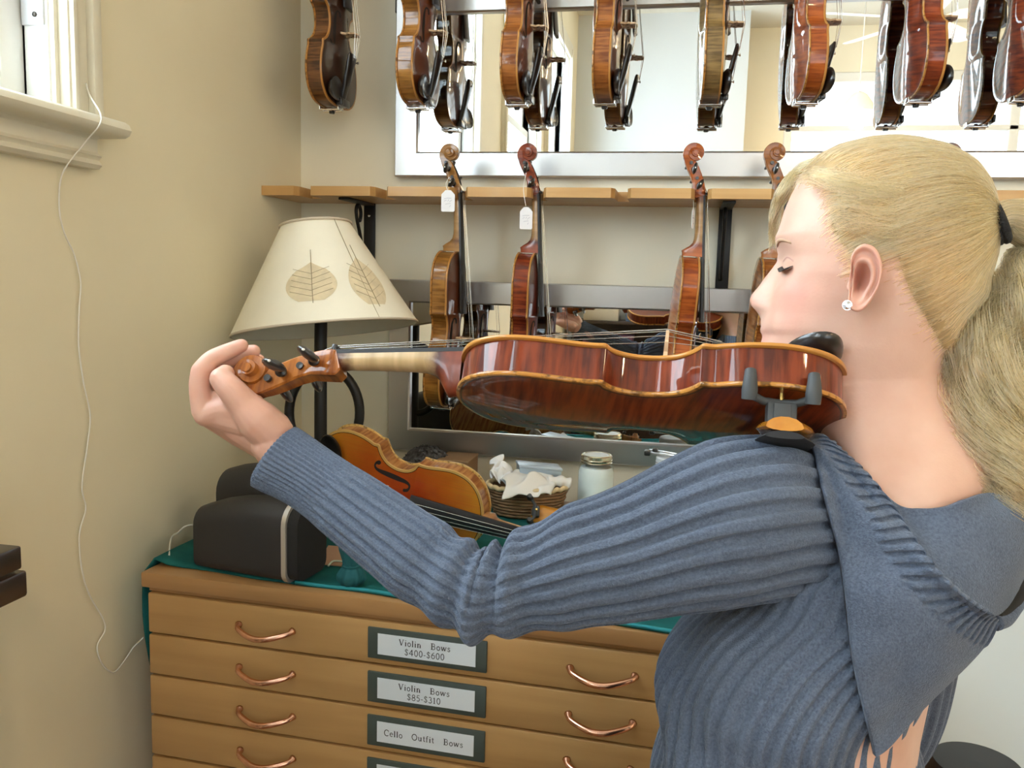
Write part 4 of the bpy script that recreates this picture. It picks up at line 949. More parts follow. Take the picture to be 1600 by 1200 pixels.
# ------------------------------------------------------------------ shoulder rests (mm, violin axes: x along, y across)
M_amber = wood('amber_maple', (.46, .17, .015), (.60, .27, .03), 1, 1.2, .25, .6); M_rubber = simple('grey_rubber', (.05, .055, .06), .6); M_foam = simple('black_foam', (.02, .02, .023), .9); M_brass = simple('brass', (.70, .48, .16), .25, 1.0)
def shoulder_rest(M, label, zbar=-12, drop=-36):
    e = empty('shoulder_rest', label=label, cat='shoulder rest', M=M)
    def lp(nm, VF, m, parent=e, sharp=40): return part(nm, np.asarray(VF[0])*MM, VF[1], m, parent, True, sharp, local=True)
    # curved wooden plate across the instrument
    R = []
    for t in np.linspace(0, 1, 26):
        y = 98-196*t; xc = 62-26*math.sin(PI*t)*.4; z = drop+12*math.sin(PI*t)-4*t; hw = (27-9*math.sin(PI*t))*min(1, .55+4*min(t, 1-t))
        R.append([(xc+hw*math.cos(a), y, z+(9 if math.sin(a) > 0 else 3)*math.sin(a)) for a in np.linspace(0, 2*PI, 14, endpoint=False)])
    lp('plate', loft(R), M_amber)
    R2 = [[(p[0]+(p[0]-np.mean(np.array(r)[:, 0]))*.02, p[1], (p[2]-drop)*.55+drop-8.0) for p in r] for r in R]
    lp('foam_pad', loft(R2), M_foam)
    for y, s in ((88, 1), (-90, -1)):
        b = lp('block', merge(box((64, y, drop+13), (24, 15, 20), 3), box((64, y+s*8, drop+13), (14, 3, 15), 1)), M_rubber)
        lp('screw', lathe([(0, 0), (2.2, 0), (2.2, 22), (0, 22)], (64, y, drop+16), 12), M_brass, b)
        f = lp('fork', merge(tube([(42, y+s*11, zbar+1), (52, y+s*3, zbar-1), (64, y, zbar-1), (78, y+s*3, zbar-1), (90, y+s*11, zbar+1)], 3.4, 10)), M_rubber, b)
        for x in (41, 91): lp('foot', tube([(x, y+s*11, zbar-3), (x, y+s*14, zbar+4), (x, y+s*15.5, zbar+14), (x, y+s*14.5, zbar+21)], [6, 6.5, 5.4, 4.6], 14), M_rubber, f)
    return e
# ------------------------------------------------------------------ the held violin
HO_ = P(1318, 641, .790); HS_ = P(372, 568, .888)
hx = nrm(HS_-HO_); hy = camv(0, math.sin(rad(18.5)), math.cos(rad(18.5)))
held_o = HO_+hx*.004
Mh = frame_M(held_o, hx, hy); 
hz = np.array([Mh[0][2], Mh[1][2], Mh[2][2]]); Mh.translation = Vector(held_o-hz*.015)
violin('dark red violin held level on the shoulder of the woman, back towards camera', Mh, V_red, None, scroll_m=V_scroll[0])
shoulder_rest(Mh, 'amber wooden shoulder rest with grey rubber feet clamped under the held violin')
sr = onZ(905, 812, ZT+.03)
shoulder_rest(frame_M(sr+np.array([0, 0, -.045])+nrm(CF*[1, 1, 0])*-.0, np.array([0, 0, .9])+nrm(CF*[1, 1, 0])*.5, nrm(CR*[1, 1, 0])*-1), 'spare amber shoulder rest lying upside down in front of the powder jar')

# ------------------------------------------------------------------ dark wooden ledge at the left, panel and stool at the right
M_walnut = wood('dark_walnut', (.018, .010, .008), (.05, .026, .018), 1, .8, .35, .3)
cz = onX(34, 852, -.74); wz = cz[2]; tx = cz[0]
tbn = empty('side_table', (XL+.12, cz[1]-.5, 0), 'dark walnut side table whose corner reaches in at the left edge', 'table')
part('top', *box2((XL+.012, cz[1]-1.0, wz-.028), (tx, cz[1], wz), .003), M_walnut, tbn, True, 30)
part('apron', *box2((XL+.012, cz[1]-1.0, wz-.062), (tx+.003, cz[1]+.004, wz-.030), .004), M_walnut, tbn, True, 30)
for xx in (XL+.04, tx-.03):
    for yy in (cz[1]-.06, cz[1]-.95): part('leg', *box2((xx-.018, yy-.018, 0), (xx+.018, yy+.018, wz-.056), .003), M_walnut, tbn, True, 30)
M_panel = simple('white_panel_paint', (.66, .74, .76), .5)
p0 = onY(1470, 1198, 1.72); p1 = onY(1434, 1146, 1.72)
wpn = empty('white_panel', (p0[0], 1.76, 0), 'pale blue white panel standing upright behind the grey hood', 'panel')
part('board', *prism([(p0[0]-.02, 0), (p0[0]+.9, 0), (p0[0]+.9, 1.02), (p0[0]-.12, 1.02)], 1.73, 1.75, (1, 0, 0), (0, 0, 1), (0, 1, 0)), M_panel, wpn, False)
part('edging', *prism([(p0[0]+.9, 1.02), (p0[0]-.12, 1.02), (p0[0]-.12, 1.03), (p0[0]+.9, 1.03)], 1.725, 1.755, (1, 0, 0), (0, 0, 1), (0, 1, 0)), M_trim, wpn, False)
s0 = P(1525, 1222, 1.35); sz = s0[2]
stl = empty('stool', (s0[0]+.02, s0[1]+.06, 0), 'round black padded stool at the lower right behind the woman', 'stool')
sc_ = np.array([s0[0]+.02, s0[1]+.06, 0])
part('seat', *lathe([(0, sz-.07), (.07, sz-.07), (.078, sz-.06), (.08, sz-.03), (.076, sz-.01), (.066, sz), (0, sz+.002)], sc_, 40), simple('black_vinyl', (.012, .012, .018), .4), stl, True, 40)
for k in range(3):
    a = k*2.09+.4; part('leg', *tube([sc_+[.05*math.cos(a), .05*math.sin(a), sz-.068], sc_+[.13*math.cos(a), .13*math.sin(a), .0]], .012, 10), M_iron, stl)
# ------------------------------------------------------------------ the woman
def skin():
    m, N, L, b = mat('fair_skin')
    tc = N.new('ShaderNodeTexCoord'); n = N.new('ShaderNodeTexNoise'); n.inputs['Scale'].default_value = 22; n.inputs['Detail'].default_value = 4; L.new(tc.outputs['Object'], n.inputs['Vector'])
    r = N.new('ShaderNodeValToRGB'); r.color_ramp.elements[0].position = .3; r.color_ramp.elements[1].position = .7
    r.color_ramp.elements[0].color = (.62, .365, .275, 1); r.color_ramp.elements[1].color = (.70, .455, .355, 1); L.new(n.outputs['Fac'], r.inputs['Fac'])
    a = N.new('ShaderNodeAttribute'); a.attribute_name = 'blush'
    mx = N.new('ShaderNodeMix'); mx.data_type = 'RGBA'; L.new(a.outputs['Fac'], mx.inputs['Factor']); L.new(r.outputs['Color'], mx.inputs[6]); mx.inputs[7].default_value = (.66, .26, .21, 1)
    L.new(mx.outputs[2], b.inputs['Base Color']); b.inputs['Roughness'].default_value = .48
    b.inputs['Subsurface Weight'].default_value = .18; b.inputs['Subsurface Radius'].default_value = (.012, .005, .003); b.inputs['Subsurface Scale'].default_value = .6
    n2 = N.new('ShaderNodeTexNoise'); n2.inputs['Scale'].default_value = 420; L.new(tc.outputs['Object'], n2.inputs['Vector'])
    bp = N.new('ShaderNodeBump'); bp.inputs['Strength'].default_value = .06; bp.inputs['Distance'].default_value = .002; L.new(n2.outputs['Fac'], bp.inputs['Height']); L.new(bp.outputs['Normal'], b.inputs['Normal'])
    return m
M_skin = skin()
def knit(name, c1, c2, sc=700):
    m, N, L, b = mat(name)
    tc = N.new('ShaderNodeTexCoord')
    n = N.new('ShaderNodeTexNoise'); n.inputs['Scale'].default_value = 480; n.inputs['Detail'].default_value = 3; L.new(tc.outputs['Object'], n.inputs['Vector'])
    n2 = N.new('ShaderNodeTexNoise'); n2.inputs['Scale'].default_value = 18; n2.inputs['Detail'].default_value = 3; L.new(tc.outputs['Object'], n2.inputs['Vector'])
    ad = N.new('ShaderNodeMath'); ad.operation = 'MULTIPLY_ADD'; ad.inputs[1].default_value = .3; L.new(n2.outputs['Fac'], ad.inputs[0])
    mm_ = N.new('ShaderNodeMath'); mm_.operation = 'MULTIPLY'; mm_.inputs[1].default_value = .7; L.new(n.outputs['Fac'], mm_.inputs[0]); L.new(mm_.outputs[0], ad.inputs[2])
    r = N.new('ShaderNodeValToRGB'); r.color_ramp.elements[0].position = .36; r.color_ramp.elements[1].position = .64
    r.color_ramp.elements[0].color = (*c1, 1); r.color_ramp.elements[1].color = (*c2, 1); L.new(ad.outputs[0], r.inputs['Fac']); L.new(r.outputs['Color'], b.inputs['Base Color'])
    v = N.new('ShaderNodeTexVoronoi'); v.inputs['Scale'].default_value = sc; L.new(tc.outputs['Object'], v.inputs['Vector'])
    bp = N.new('ShaderNodeBump'); bp.inputs['Strength'].default_value = .5; bp.inputs['Distance'].default_value = .0012; L.new(v.outputs['Distance'], bp.inputs['Height']); bp.invert = True
    L.new(bp.outputs['Normal'], b.inputs['Normal'])
    b.inputs['Roughness'].default_value = .9; b.inputs['Specular IOR Level'].default_value = .2; b.inputs['Sheen Weight'].default_value = .25; b.inputs['Sheen Roughness'].default_value = .5
    b.inputs['Sheen Tint'].default_value = (.7, .8, 1, 1)
    return m
M_knit = knit('blue_grey_knit', (.072, .090, .130), (.118, .147, .208))
PSI, TIL = rad(20), rad(-8)
NTIL = rad(3)
HZ = .790
O = P(1364, 445, HZ)
Hf = camv(-math.cos(PSI)*math.cos(TIL), -math.sin(TIL), -math.sin(PSI)*math.cos(TIL))
Hu = nrm(camv(0, 1, 0)-Hf*np.dot(camv(0, 1, 0), Hf)); Hl = np.cross(Hu, Hf)
feet = P(1240, 1100, .80); feet[2] = 0
woman = empty('person', tuple(feet), 'blonde woman in a blue grey ribbed sweater sighting along a violin, seen from behind', 'person')
# head tables in mm: level c, then extents
FRT = [(124, 1.9), (121, 28.5), (114, 49.4), (104, 64.6), (90, 76.0), (75, 82.6), (60, 86.5), (45, 88.8), (33, 90.7), (24, 88.3), (14, 84.5), (5, 84.1), (-10, 84.5), (-25, 86.5), (-36, 89.3), (-43, 92.1), (-49, 93.6), (-53, 90.7), (-56, 91.2), (-61, 92.1), (-67, 88.3), (-73, 86.0), (-82, 88.3), (-90, 86.5), (-97, 79.8), (-102, 66.5), (-106, 54), (-112, 46), (-130, 41), (-150, 36), (-170, 34), (-190, 34)]
BCK = [(124, 1.8), (121, 28.2), (114, 50.9), (104, 66.8), (90, 77.3), (75, 83.5), (55, 87.0), (35, 87.0), (15, 83.5), (0, 85.2), (-20, 77.7), (-40, 74), (-60, 67), (-80, 65), (-92, 67), (-114, 77), (-135, 86), (-150, 93), (-170, 102), (-190, 111)]
WID = [(124, 2), (121, 28), (114, 46), (104, 58), (90, 67), (75, 72), (60, 75), (40, 77), (20, 76), (0, 74), (-20, 70), (-40, 65), (-60, 60), (-75, 55), (-88, 51), (-100, 50), (-114, 52), (-135, 57), (-150, 63), (-165, 76), (-180, 100), (-190, 118)]
NOSE = [(18, 1), (12, 3), (5, 7), (-4, 12), (-13, 16), (-20, 19.5), (-25, 20), (-30, 16.5), (-35, 9), (-40, 3), (-46, 0)]
NSW = [(18, 7), (0, 7.5), (-15, 9), (-25, 13), (-32, 15), (-45, 10)]
NA = 128
def head_ring(c):
    af, ab, w_ = lerp_tab(c, FRT), lerp_tab(c, BCK), lerp_tab(c, WID)
    th = np.linspace(0, 2*PI, NA, endpoint=False)
    ct, st_ = np.cos(th), np.sin(th)
    pf = .86 if c > -95 else 1.0
    a = np.where(ct > 0, af*np.abs(ct)**pf, -ab*np.abs(ct)**.95)
    b = w_*np.sign(st_)*np.abs(st_)**.92
    fr = np.clip(ct, 0, 1)
    if -50 < c < 20: a = a+np.where(ct > 0, lerp_tab(c, NOSE)*np.exp(-(b/lerp_tab(c, NSW))**2), 0)
    # eye sockets, cheeks, lips
    g = lambda b0, sb, c0, sc: np.exp(-((np.abs(b)-b0)/sb)**2-((c-c0)/sc)**2)
    a = a-np.where(ct > 0, 9*g(31, 15, 9, 12), 0)+np.where(ct > 0, 7.0*g(31, 11, 9, 8), 0)
    a = a+np.where(ct > 0, 3.0*g(36, 16, -20, 15)+2*g(28, 15, 32, 7), 0)
    a = a-np.where(ct > 0, 2.5*g(27, 8, -52, 7), 0)
    return a, b
# the neck stays upright while the head tips back a little: the frame turns with the level
Hl0 = Hl.copy()
def tilt(c): t = np.clip((c+112)/92, 0, 1); t = t*t*(3-2*t); return NTIL*(1-t)+TIL*t
def axes_at(c):
    t = tilt(c); f = camv(-math.cos(PSI)*math.cos(t), -math.sin(t), -math.sin(PSI)*math.cos(t)); u = np.cross(f, Hl); return f, nrm(u)
_cs = np.arange(0, -202, -1.0); _u = np.array([axes_at(c)[1] for c in _cs]); _path = np.vstack([[0, 0, 0], -np.cumsum((_u[:-1]+_u[1:])/2, axis=0)])
def center_at(c): return O+Hu*c*MM if c >= 0 else O+np.array([np.interp(-c, -_cs, _path[:, k]) for k in range(3)])*MM
def H(a, b, c):
    f, u = axes_at(c); return center_at(c)+(f*a+Hl*b)*MM
levels = np.concatenate([124-6*np.linspace(0, 1, 6)**2, np.arange(116, -112, -2.0), np.arange(-113, -186, -6)])
rings, blush = [], []
for c in levels:
    a, b = head_ring(c); f_, u_ = axes_at(c); q = center_at(c)+np.outer(a*MM, f_)+np.outer(b*MM, Hl)
    rings.append(q)
    bl = .55*np.exp(-((a-66)/26)**2-((np.abs(b)-52)/22)**2-((c+22)/22)**2)+.75*np.exp(-((c+54)/7)**2-(b/22)**2)*(a > 70)+.35*np.exp(-((c+24)/7)**2-(b/14)**2)*(a > 90)
    blush.append(np.clip(bl, 0, 1))
# shoulders and trunk rings (horizontal), the skin that the sweater covers
def hdir(psi): v = camv(-math.cos(psi), 0, -math.sin(psi)); v[2] = 0; return nrm(v)
TR = [  # px, py, depth, psi deg, front, back, half width (m)
    (1404, 800, .832, 30, .072, .098, .150), (1392, 840, .838, 35, .086, .102, .172), (1362, 900, .835, 36, .098, .104, .160), (1300, 960, .828, 36, .106, .100, .150), (1248, 1040, .822, 36, .104, .094, .138),
    (1236, 1120, .820, 36, .100, .090, .130), (1236, 1200, .822, 36, .104, .098, .142), (1236, 1290, .826, 36, .106, .110, .160), (1238, 1380, .828, 36, .104, .108, .160)]
def trunk(px, py, z, ps, f, b_, w_, n=NA, grow=0.0):
    c = P(px, py, z); d = hdir(rad(ps)); l = np.cross([0, 0, 1.], d)
    th = np.linspace(0, 2*PI, n, endpoint=False); ct, st_ = np.cos(th), np.sin(th)
    a = np.where(ct > 0, (f+grow)*np.abs(ct)**.9, -(b_+grow)*np.abs(ct)**.9)*1.0
    b = (w_+grow)*np.sign(st_)*np.abs(st_)**.9
    return c+np.outer(a, d)+np.outer(b, l)
for t in TR: rings.append(trunk(*t, grow=-.010)); blush.append(np.zeros(NA))
rings = np.array(rings); k_ = int(np.argmax(levels < -96))
for _ in range(14): rings[k_:-1] = (rings[k_-1:-2]+2*rings[k_:-1]+rings[k_+1:])/4
Vb, Fb = loft(rings); Fb = [f[::-1] for f in Fb]; Bl = np.concatenate(blush)
def cap(p, r, n=16):
    """chain of rounded tapered segments through p with radii r"""
    p, r = np.asarray(p, float), np.asarray(r, float); d0, d1 = nrm(p[0]-p[1]), nrm(p[-1]-p[-2])
    pp, rr = [], []
    for k in (85, 60, 30): pp.append(p[0]+d0*r[0]*math.sin(rad(k))); rr.append(r[0]*math.cos(rad(k)))
    m = max(2, 7*(len(p)-1)+1); t = np.linspace(0, len(p)-1, m)
    cp = catmull(p, m) if len(p) > 2 else p[0]+(p[1]-p[0])*t[:, None]
    pp += list(cp); rr += list(np.interp(t, range(len(r)), r))
    for k in (30, 60, 85): pp.append(p[-1]+d1*r[-1]*math.sin(rad(k))); rr.append(r[-1]*math.cos(rad(k)))
    return tube(np.array(pp), np.array(rr), n)
def remesh(VF, voxel, smooth=3, name='tmp'):
    me = new_mesh(name, VF[0], VF[1], M_skin); o = link(name, me)
    md = o.modifiers.new('r', 'REMESH'); md.mode = 'VOXEL'; md.voxel_size = voxel
    sm = o.modifiers.new('s', 'SMOOTH'); sm.iterations = smooth; sm.factor = .5
    dg = bpy.context.evaluated_depsgraph_get(); ev = o.evaluated_get(dg); m2 = ev.to_mesh()
    V = np.array([v.co[:] for v in m2.vertices]); F = [tuple(p.vertices) for p in m2.polygons]
    ev.to_mesh_clear(); bpy.data.objects.remove(o); bpy.data.meshes.remove(me); return V, F
Z0 = .876
h = lambda x, y, dz=0.0: P(x, y, Z0+dz)
hand = [
    cap([h(520, 775, -.035), h(470, 730, -.012), h(428, 696, 0)], [.024, .0225, .0225], 20),                       # forearm and wrist
    cap([h(430, 690, .012), h(375, 662, .012), h(321, 640, .002)], [.0235, .0205, .0125]),                       # second metacarpal
    cap([h(430, 694, .02), h(375, 668, .026), h(330, 652, .024)], [.022, .0195, .0125]), cap([h(428, 690, .03), h(380, 664, .042), h(340, 655, .044)], [.021, .0175, .0115]),
    cap([h(424, 684, .034), h(390, 660, .056), h(356, 652, .060)], [.02, .016, .0105]),
    cap([h(425, 676, -.002), h(402, 655, -.010), h(383, 634, -.014)], [.022, .021, .0165]), cap([h(385, 655, .0), h(345, 648, .004), h(324, 646, .004)], [.019, .0165, .013]), cap([h(378, 632, -.006), h(345, 622, .004)], [.014, .010]), cap([h(392, 640, -.008), h(352, 640, -.002), h(322, 648, .0)], [.017, .0145, .0125]),
    cap([h(383, 634, -.014), h(362, 610, -.018), h(346, 592, -.015)], [.0162, .0138, .0118]),
    cap([h(346, 592, -.015), h(352, 584, -.009)], [.0118, .0095]),
    cap([h(319, 643, .0), h(312, 606, -.001), h(314, 580, .0)], [.0125, .0106, .0102]), cap([h(314, 580, 0), h(330, 562, .003), h(352, 551, .006)], [.0102, .0093, .0088]), cap([h(352, 551, .006), h(377, 540, .009)], [.0088, .0072]),
    cap([h(330, 653, .024), h(322, 612, .023), h(327, 585, .023)], [.012, .0105, .0100]), cap([h(327, 585, .023), h(352, 564, .025), h(374, 555, .026)], [.0100, .0092, .0086]), cap([h(374, 555, .026), h(396, 549, .027)], [.0086, .0074]),
    cap([h(342, 655, .044), h(336, 620, .043), h(342, 592, .043)], [.0115, .0098, .0093]), cap([h(342, 592, .043), h(364, 572, .044), h(384, 566, .044)], [.0093, .0086, .008]), cap([h(384, 566, .044), h(404, 563, .044)], [.008, .0070]),
    cap([h(358, 652, .060), h(354, 622, .060), h(360, 602, .060)], [.0100, .0085, .0080]), cap([h(360, 602, .060), h(380, 588, .060), h(402, 584, .060)], [.0080, .0074, .0064]),
]
Vh, Fh = remesh(merge(*hand), .0013, 4)
# right arm and hand, hanging at the far side
d36 = hdir(rad(36)); l36 = np.cross([0, 0, 1.], d36); sh_c = P(1392, 840, .838)
rsh = sh_c-l36*.175+np.array([0, 0, -.005]); relb = rsh-l36*.05+d36*.03+np.array([0, 0, -.29]); rwr = relb+d36*.12-l36*.0+np.array([0, 0, -.22])
hd_ = nrm(rwr-relb); rs_ = nrm(np.cross(hd_, l36))
rh = [cap([relb, rwr], [.035, .024]), cap([rwr, rwr+hd_*.085], [.024, .032])]
for k in range(4):
    b0 = rwr+hd_*(.10-.004*abs(k-1.3))+rs_*(.027-.018*k); rh.append(cap([rwr+hd_*.05+rs_*(.02-.013*k), b0, b0+hd_*.035+l36*.008, b0+hd_*(.05-.006*abs(k-1.3))+l36*.022], [.0105, .0095, .0085, .007]))
rh.append(cap([rwr+hd_*.03+rs_*.024, rwr+hd_*.06+rs_*.045+l36*.01, rwr+hd_*.088+rs_*.05+l36*.018], [.014, .011, .0085]))
Vr, Fr = remesh(merge(*rh), .003, 2)
# legs
legs = []
hipc = P(1238, 1380, .828)
for s in (1, -1):
    hp = hipc+l36*.085*s; kn = np.array([feet[0], feet[1], .48])+l36*.10*s+d36*.02; an = np.array([feet[0], feet[1], .085])+l36*.11*s-d36*.02
    legs += [cap([hp+[0, 0, .06], hp+[0, 0, -.1], kn, kn+[0, 0, -.12], an], [.10, .09, .058, .056, .036], 24), cap([an+[0, 0, -.045]-d36*.03, an+[0, 0, -.05]+d36*.09, an+[0, 0, -.055]+d36*.17], [.036, .034, .028])]
Vl, Fl = remesh(merge(*legs), .006, 2)
# ear (her left, towards the camera)
ez = HZ-.0775
C_ = catmull([(1329, 420), (1330, 401), (1338, 387), (1351, 381), (1366, 386), (1376, 402), (1379, 422), (1375, 444), (1366, 462), (1355, 478), (1343, 487), (1331, 485), (1325, 474), (1326, 458), (1326, 440), (1329, 420)], 61)[:-1]
K_ = np.array([1341, 441.]); ER = []
ang = np.arctan2(C_[:, 1]-K_[1], C_[:, 0]-K_[0])
front = np.clip((-np.cos(ang)-.25)/.5, 0, 1)                 # 1 on the tragus side
lobe = np.clip((C_[:, 1]-466)/14, 0, 1)
for t, dz in ((.86, .016), (.97, .006), (1.0, .000), (1.0, -.005), (.96, -.0085), (.90, -.0085), (.84, -.0058), (.76, -.0035), (.68, -.0062), (.58, -.0078), (.48, -.004), (.36, .004), (.24, .0085), (.1, .012), (.0, .0135)):
    q = K_+(C_-K_)*t; dd = dz*(1-.55*front*(dz < 0)) if t > .3 else np.full(len(C_), dz)
    if .3 < t < .9: dd = dd*(1-lobe)+lobe*(-.0062)*np.clip((t-.35)/.3, 0, 1)
    dd = dd*.95-.004*np.clip((C_[:, 0]-1335)/45, -.2, 1)*(t > .5)
    ER.append([P(x, y, ez+d) for (x, y), d in zip(q, dd)])
Ve, Fe = loft(ER, True, False)
# a small tragus
Vt, Ft = ellipsoid(P(1329, 447, ez+.0005), (.0028, .0022, .005), 12, 8, np.array([Hf, Hl, Hu]))
VV, FF = merge((Vb, Fb), (Vh, Fh), (Vr, Fr), (Vl, Fl), (Ve, Fe), (Vt, Ft))
body = part('body', VV, FF, M_skin, woman)
av = np.zeros(len(VV)); av[:len(Bl)] = Bl
k0 = len(Vb); av[k0:k0+len(Vh)] = .16
tipset = [h(377, 540, .009), h(396, 549, .027), h(404, 563, .044), h(346, 592, -.015), h(319, 643, 0), h(314, 580, 0)]
for tp in tipset: av[k0:k0+len(Vh)] = np.maximum(av[k0:k0+len(Vh)], .42*np.exp(-(np.linalg.norm(Vh-tp, axis=1)/.014)**2))
ke = len(VV)-len(Vt)-len(Ve); av[ke:] = .30
attr(body.data, 'blush', av)
# nails
M_nail = simple('finger_nail', (.78, .52, .45), .25)
nl = ellipsoid(h(347, 581, -.0215), (.0055, .0065, .0022), 12, 8, np.array([nrm(h(346, 592, 0)-h(383, 634, 0)), nrm(CR+CU*.6), nrm(np.cross(nrm(h(346, 592, 0)-h(383, 634, 0)), nrm(CR+CU*.6)))]))
# eye, lashes, brow
M_white = simple('eye_white', (.8, .78, .76), .2); M_lash = simple('dark_lashes', (.03, .022, .02), .8); M_brow = simple('pale_brow_hair', (.56, .36, .24), .8)
hb = BVHTree.FromPolygons([tuple(v) for v in Vb], Fb)
def face(b, c, off=.0006):
    hit = hb.ray_cast(Vector(H(160, b, c)), Vector(-Hf)); return np.array(hit[0])+Hf*off
for sgn_ in (1, -1):
    G = []
    for t in np.linspace(0, 1, 12):
        b = sgn_*(20+24*t); c = 7.0-3.0*math.sin(PI*t)-1.5*t
        f0 = face(b, c); o = (Hf*.9+Hl*sgn_*.5*t-Hu*.45); G.append([f0, f0+o*MM*2, f0+o*MM*(4.5+2.5*t)-Hu*MM*.6])
    part('eyelashes', *grid(G, .0004), M_lash, woman)
    G = [[face(sgn_*(20+24*t), 12+3.5*math.sin(PI*t)-2*t, .0003), face(sgn_*(20+24*t), 10.6+3.5*math.sin(PI*t)-2*t, .0005)] for t in np.linspace(0, 1, 10)]
    part('lid_crease', *grid(G), simple('lid_crease_skin', (.50, .27, .22), .6), woman)
    G = [[face(sgn_*(17+30*t), 26+5*math.sin(PI*t*.8)-3*t+1.8*(1-t), .0006), face(sgn_*(17+30*t), 24+5*math.sin(PI*t*.8)-3*t, .0008)] for t in np.linspace(0, 1, 12)]
    part('eyebrow', *grid(G, .0004), M_brow, woman)
# ear stud
es = P(1323.5, 477, ez-.006)
st_o = part('ear_stud', *lathe([(0, 0), (.0028, .0), (.0036, .0014), (.0026, .0032), (0, .0034)], es, 8, -CF), simple('clear_stone', (.62, .66, .72), .08, .6, coat=1), woman, False)
part('setting', *lathe([(0, -.001), (.0042, -.001), (.0042, .0006), (0, .0006)], es, 16, -CF), M_chrome, st_o, True, 40)
st_o['label'] = 'clear sparkling ear stud'

# ---- sweater trunk: vertical ribs as relief
def ribf(x):                       # wide smooth rib, narrow groove
    s = np.sin(x); return np.tanh(4*(s+.15))
NS = 420; rows = 120
tr = np.array(TR, float); tr = np.vstack([[1418, 752, .822, 27, .060, .084, .095], [1414, 775, .826, 28, .066, .092, .128], tr[:8]])
tt = catmull(tr, rows); SW = []
for i, r_ in enumerate(tt):
    q = trunk(*r_, n=NS, grow=.012); c = q.mean(0); d = q-c; ln = np.linalg.norm(d, axis=1)
    th = np.linspace(0, 2*PI, NS, endpoint=False)
    y = i/rows
    ph = 52*th+.5*np.sin(y*9+3*th)+.3*np.sin(y*29+7*th)
    rel = .0019*ribf(ph)+.0032*np.sin(y*26+4.0*np.sin(th*2+1))*np.clip(y*2-.3, 0, 1)+.0025*np.sin(y*17-5*th)
    q = c+d*(1+rel/ln)[:, None]; SW.append(q)
Vs, Fs = loft(SW, True, False); Fs = [f[::-1] for f in Fs]
sweater = part('sweater', Vs, Fs, M_knit, woman)
sweater['label'] = 'blue grey ribbed knit sweater'
# ---- near sleeve from its outline
SL = np.array([  # upper px, upper py, lower px, lower py, depth, depth radius scale
    (458, 667, 393, 756, .868, .92), (472, 675, 408, 765, .866, .92), (525, 712, 462, 793, .848, .95), (600, 760, 538, 855, .820, 1.0), (680, 812, 615, 921, .792, 1.02), (728, 846, 684, 966, .772, 1.05), (762, 858, 738, 997, .762, 1.05), (804, 838, 800, 986, .756, 1.05),
    (885, 795, 893, 976, .748, 1.0), (965, 764, 980, 965, .742, 1.0), (1045, 722, 1065, 952, .738, 1.0), (1115, 692, 1150, 942, .738, 1.0), (1190, 682, 1236, 925, .745, .95), (1260, 700, 1300, 905, .765, .85)])
ns, na = 300, 300
sl_ = catmull(SL, ns); SR = []
arcp = np.array([P((a+c)/2, (b+d)/2, z) for a, b, c, d, z, k in sl_])
Tn = np.gradient(arcp, axis=0); Tn /= np.linalg.norm(Tn, axis=1)[:, None]
th = np.linspace(0, 2*PI, na, endpoint=False)
sidx = np.linspace(0, 1, ns); sel = 6.35/13
for i, (ux, uy, lx, ly, z, k) in enumerate(sl_):
    U_, L_ = P(ux, uy, z), P(lx, ly, z); c = (U_+L_)/2; e1 = (U_-L_)/2; r1 = np.linalg.norm(e1); e1 = e1/r1
    e2 = -CF-e1*np.dot(-CF, e1); e2 = e2-Tn[i]*np.dot(e2, Tn[i])*.6; e2 = nrm(e2)
    s = sidx[i]
    cuff = np.clip((.20-s)/.02, 0, 1)
    nr = 22
    amp = .0019+.0011*np.clip((s-.4)*3, 0, 1)
    wob = .5*np.sin(s*30+2*th)*np.clip((s-.75)*6, 0, 1)
    rel = amp*(1-.6*math.exp(-((s-sel)/.05)**2))*ribf(nr*th+wob+.9)*(1-cuff)+.0012*np.sin(2*nr*th)*cuff
    upw = np.clip(np.cos(th)*.75+np.sin(th)*.55+.15, 0, 1.2)
    fold = .0095*(np.abs(np.cos((s-sel)*PI/.050+.4*np.sin(th+.6)))**.55-.6)*math.exp(-((s-sel)/.056)**4)*upw
    fold += .0045*np.cos((s-sel+.02)*2*PI/.075+1.2*np.sin(th))*math.exp(-((s-sel+.02)/.12)**2)
    fold += .0035*np.sin(s*40+3*th)*np.clip((s-.8)*4, 0, 1)
    if i < 4: rel = rel-.004*(1-i/4)
    q = c+np.outer(np.cos(th)*(r1+rel+fold), e1)+np.outer(np.sin(th)*(r1*k*.92+rel+fold), e2)
    SR.append(q)
SR = [(np.array(SR[0])-arcp[0])*.80+arcp[0]+Tn[0]*.03, (np.array(SR[0])-arcp[0])*.90+arcp[0]+Tn[0]*.002]+SR
part('sleeve', *loft(SR, True, False), M_knit, sweater)
# far sleeve
pts_ = catmull([rsh+l36*.06+[0, 0, .01], rsh, (rsh+relb)/2-l36*.012, relb, (relb+rwr)/2, rwr], 80); rr_ = np.interp(np.linspace(0, 1, 80), [0, .2, .45, .62, .8, 1], [.075, .07, .060, .055, .048, .038])
V, F = tube(pts_, rr_, 160); V = V.reshape(80, 160, 3); c_ = pts_[:, None]; d_ = V-c_; V = c_+d_*(1+.0017*ribf(22*np.linspace(0, 2*PI, 160, endpoint=False))[None, :, None]/np.maximum(np.linalg.norm(d_, axis=2), .01)[:, :, None])
part('sleeve', V.reshape(-1, 3), F[:-2], M_knit, sweater)

